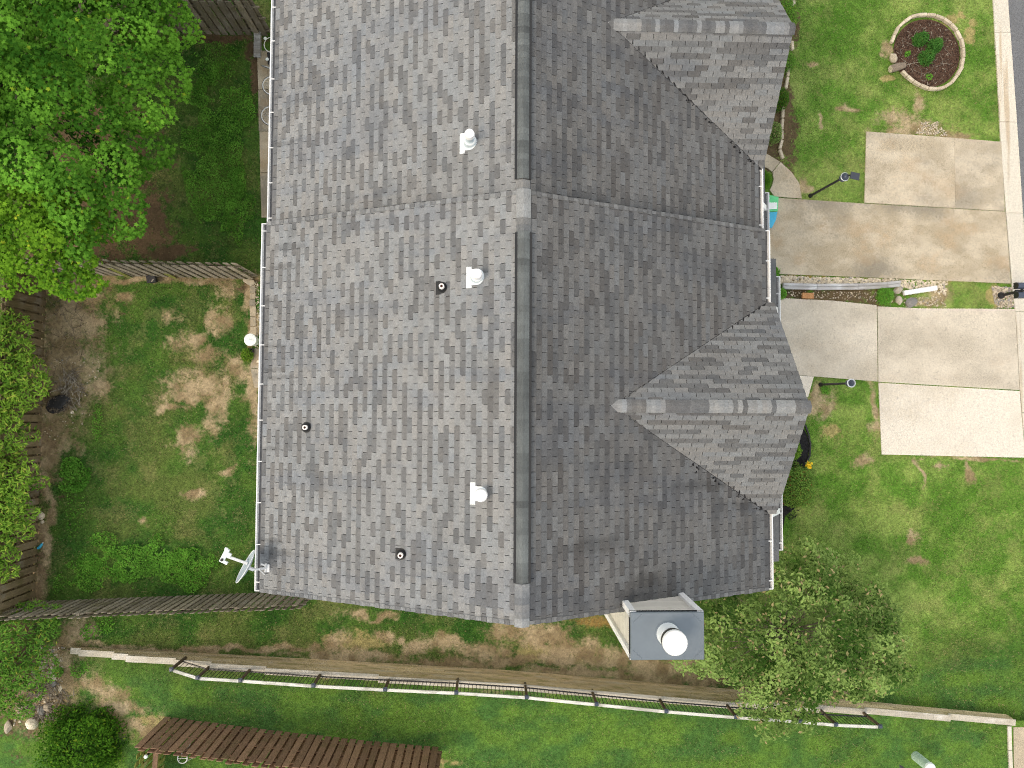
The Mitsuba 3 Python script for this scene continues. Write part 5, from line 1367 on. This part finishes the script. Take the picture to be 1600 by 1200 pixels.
CRAPE = [(7.099, -5.389, 3.200), (8.258, -4.687, 3.200), (8.996, -4.241, 3.200), (9.614, -4.133, 3.200), (10.281, -4.571, 3.200), (11.107, -4.860, 3.200), (11.910, -5.338, 3.200), (12.375, -6.188, 3.200), (12.415, -6.939, 3.200), (12.472, -7.781, 3.200), (12.186, -8.429, 3.200), (11.449, -8.642, 3.200), (10.491, -8.555, 3.200), (9.814, -8.860, 3.200), (9.235, -9.221, 3.200), (8.711, -9.766, 3.200), (8.113, -9.113, 3.200), (7.250, -8.270, 3.200), (6.497, -7.835, 3.200), (5.667, -7.492, 3.200), (6.319, -6.870, 3.200), (6.556, -6.129, 3.200)]
tree('small_tree', 'airy olive green tree beside the chimney over the timber wall', 'tree', CRAPE, (*(9.828, -7.418), 0.), 107, .46, .38, 175, .13, OVAL2, 'olive_leaf', 2.3, 2.2, .07, .7, bark='bark_pale', flat=.75, hang=.15, inner=.45, tone=.50, tone_var=.70, reach=2.3, up=.45, shell=.45, zvar=.35)

# ------------------------------------------------------------------ grass and weeds
from shapely.geometry import Polygon as SPoly
from shapely import contains_xy
HARD = [SPoly(q) for q in ([(8.601, 7.573), (13.182, 7.310), (13.260, 9.876), (18.097, 9.568), (18.185, 7.070), (18.305, 4.524), (12.967, 4.721), (8.563, 4.808)],
        [(8.553, 4.070), (9.968, 3.976), (11.953, 3.885), (13.514, 3.712), (18.427, 3.620), (18.623, -1.575), (13.557, -1.451), (13.477, 1.053), (11.226, 1.229), (11.011, 0.541), (8.499, 0.100)],
        [(9.304, 9.235), (10.159, 8.767), (10.561, 8.408), (10.827, 8.025), (10.920, 7.471), (9.277, 7.467)], [(18.082, 19.437), (18.074, 9.568), (18.335, 4.366), (18.634, -1.575), (18.956, -12.160), (41.375, -12.534), (43.692, 20.078)],
        [(9.915, 4.883), (16.046, 4.670), (16.248, 3.634), (9.899, 3.875)], [(17.532, 4.475), (18.383, 4.434), (18.450, 3.620), (17.622, 3.617)], [(-8.125, 4.449), (-7.480, 4.452), (-7.429, 0.540), (-8.026, 0.540)], [(-7.984, 12.878), (-7.374, 12.888), (-7.292, 6.540), (-7.767, 6.536)],
        [(10.166, -0.342), (10.812, -0.519), (11.026, -1.114), (10.943, -3.198), (10.627, -3.415), (10.180, -3.543), (10.077, -4.392), (9.544, -4.388)],
        [(-4.9, -4.0), (6.6, -4.0), (8.0, -4.0), (8.0, 14), (-4.9, 14)], [(17.569, -10.505, 0.300), (20.326, -10.546, 0.300), (20.201, -14.147, 0.300), (17.461, -14.093, 0.300)])]
BEDS = [(*bed_c, 1.25)]
def lawn_points(n, x0, x1, y0, y1, rng, cut=True):
    x, y = rng.uniform(x0, x1, n), rng.uniform(y0, y1, n)
    ok = np.ones(n, bool)
    for P in HARD:
        ok &= ~contains_xy(P, x, y)
    for (cx, cy, r) in BEDS:
        ok &= (x - cx) ** 2 + (y - cy) ** 2 > r * r
    yw = wall_y(x)
    ok &= ~((y < yw + .03) & (y > yw - .22) & (x > HX[0] - .05) & (x < HX[-1] + .05))
    x, y = x[ok], y[ok]
    t, s, d, o = bare(mi.Point3f(mi.Float(x), mi.Float(y), mi.Float(0 * x)))
    b = np.clip(np.maximum(np.maximum(np.array(t), np.array(s) * .75), np.maximum(np.array(d), np.array(o) * .6)), 0, 1)
    ok = rng.random(len(x)) > b * .93
    x, y = x[ok], y[ok]
    z = np.where(y < wall_y(x) - .1, lawn_h(x), 0.0)
    return x, y, z
rng = rng_of(141)
x, y, z = lawn_points(680000, -17.5, 18.6, -13.2, 15.2, rng)
n = len(x)
L = rng.uniform(.035, .085, n) * (1 + .5 * (meshkit.fbm(np.stack([x, y, 0 * x], 1) * 1.5, 3) - .5) * 2)
a = rng.uniform(0, 6.283, n)
tilt = rng.uniform(.35, 1.25, n)
dx, dy = np.cos(a), np.sin(a)
w = rng.uniform(.006, .012, n)
B = np.stack([x, y, z - .005], 1)
sidev = np.stack([-dy, dx, 0 * dx], 1) * w[:, None]
tip = B + np.stack([dx * np.sin(tilt), dy * np.sin(tilt), np.cos(tilt)], 1) * L[:, None]
V = np.stack([B - sidev, B + sidev, tip], 1).reshape(-1, 3)
uv = np.repeat(np.stack([rng.random(n), rng.random(n)], 1), 3, axis=0)
k = put('grass', trimesh.Trimesh(V, np.arange(3 * n).reshape(-1, 3), process=False), 'blade_material', uv=uv)
labels[k] = {'label': 'short grass blades over the lawns', 'category': 'grass', 'kind': 'stuff'}

# broad leaved weeds in the back lawn and along the walls
WEEDS = [((-13.82, -2.06, 0.61, 0.61), 1300, .075), ((-13.69, -3.29, 0.39, 0.87), 300, .06), ((-11.35, -5.07, 1.96, 0.74), 7000, .050), ((-9.88, -5.21, 1.00, 0.74), 3800, .050), ((-13.02, -5.19, 1.44, 0.70), 3200, .055), ((-12.83, -4.24, 0.57, 0.35), 700, .05), ((-10.95, -4.25, 0.31, 0.26), 260, .05), ((-14.05, -5.60, 0.31, 0.44), 260, .05),
         ((-9.16, 9.06, 1.31, 2.95), 19000, .046), ((-9.31, 11.73, 0.96, 0.96), 2200, .046), ((-8.42, 6.86, 0.52, 1.53), 2600, .045), ((-13.18, -7.18, 0.26, 0.31), 160, .07), ((-14.08, -8.47, 0.15, 0.15), 150, .06), ((-13.36, -8.42, 0.39, 0.35), 420, .055), ((11.58, 0.76, 0.17, 0.13), 120, .05), ((-13.03, -0.32, 0.17, 0.65), 260, .05), ((-12.67, -6.97, 0.35, 0.39), 260, .06), ((9.29, 0.98, 0.17, 0.44), 40, .05)]
P, N, SZ, TN = [], [], [], []
rng = rng_of(142)
for (cx, cy, rx, ry), n_, s_ in WEEDS:
    a, q = rng.uniform(0, 6.283, n_), np.sqrt(rng.random(n_))
    xx, yy = cx + rx * q * np.cos(a), cy + ry * q * np.sin(a)
    keep = meshkit.fbm(np.stack([xx, yy, 0 * xx], 1) * 1.6, 3, 4) - .35 * (q - .6) > .37
    xx, yy = xx[keep], yy[keep]
    m_ = len(xx)
    hgt = meshkit.fbm(np.stack([xx, yy, 0 * xx], 1) * 3, 2, 8)
    P.append(np.stack([xx, yy, .05 + .20 * hgt * rng.random(m_) ** .6], 1)); N.append(rng.normal(0, .45, (m_, 3)) + [0, 0, 1]); SZ.append(s_ * rng.uniform(.6, 1.4, m_)); TN.append(np.clip(hgt * .9 + rng.normal(0, .2, m_), 0, 1))
m_, uv = leaves(np.vstack(P), np.vstack(N), np.concatenate(SZ), OVAL, rng, np.concatenate(TN))
k = put('weeds', m_, 'weed_leaf', uv=uv)
labels[k] = {'label': 'bright green broad leaved weeds in the back lawns', 'category': 'weeds', 'kind': 'stuff'}
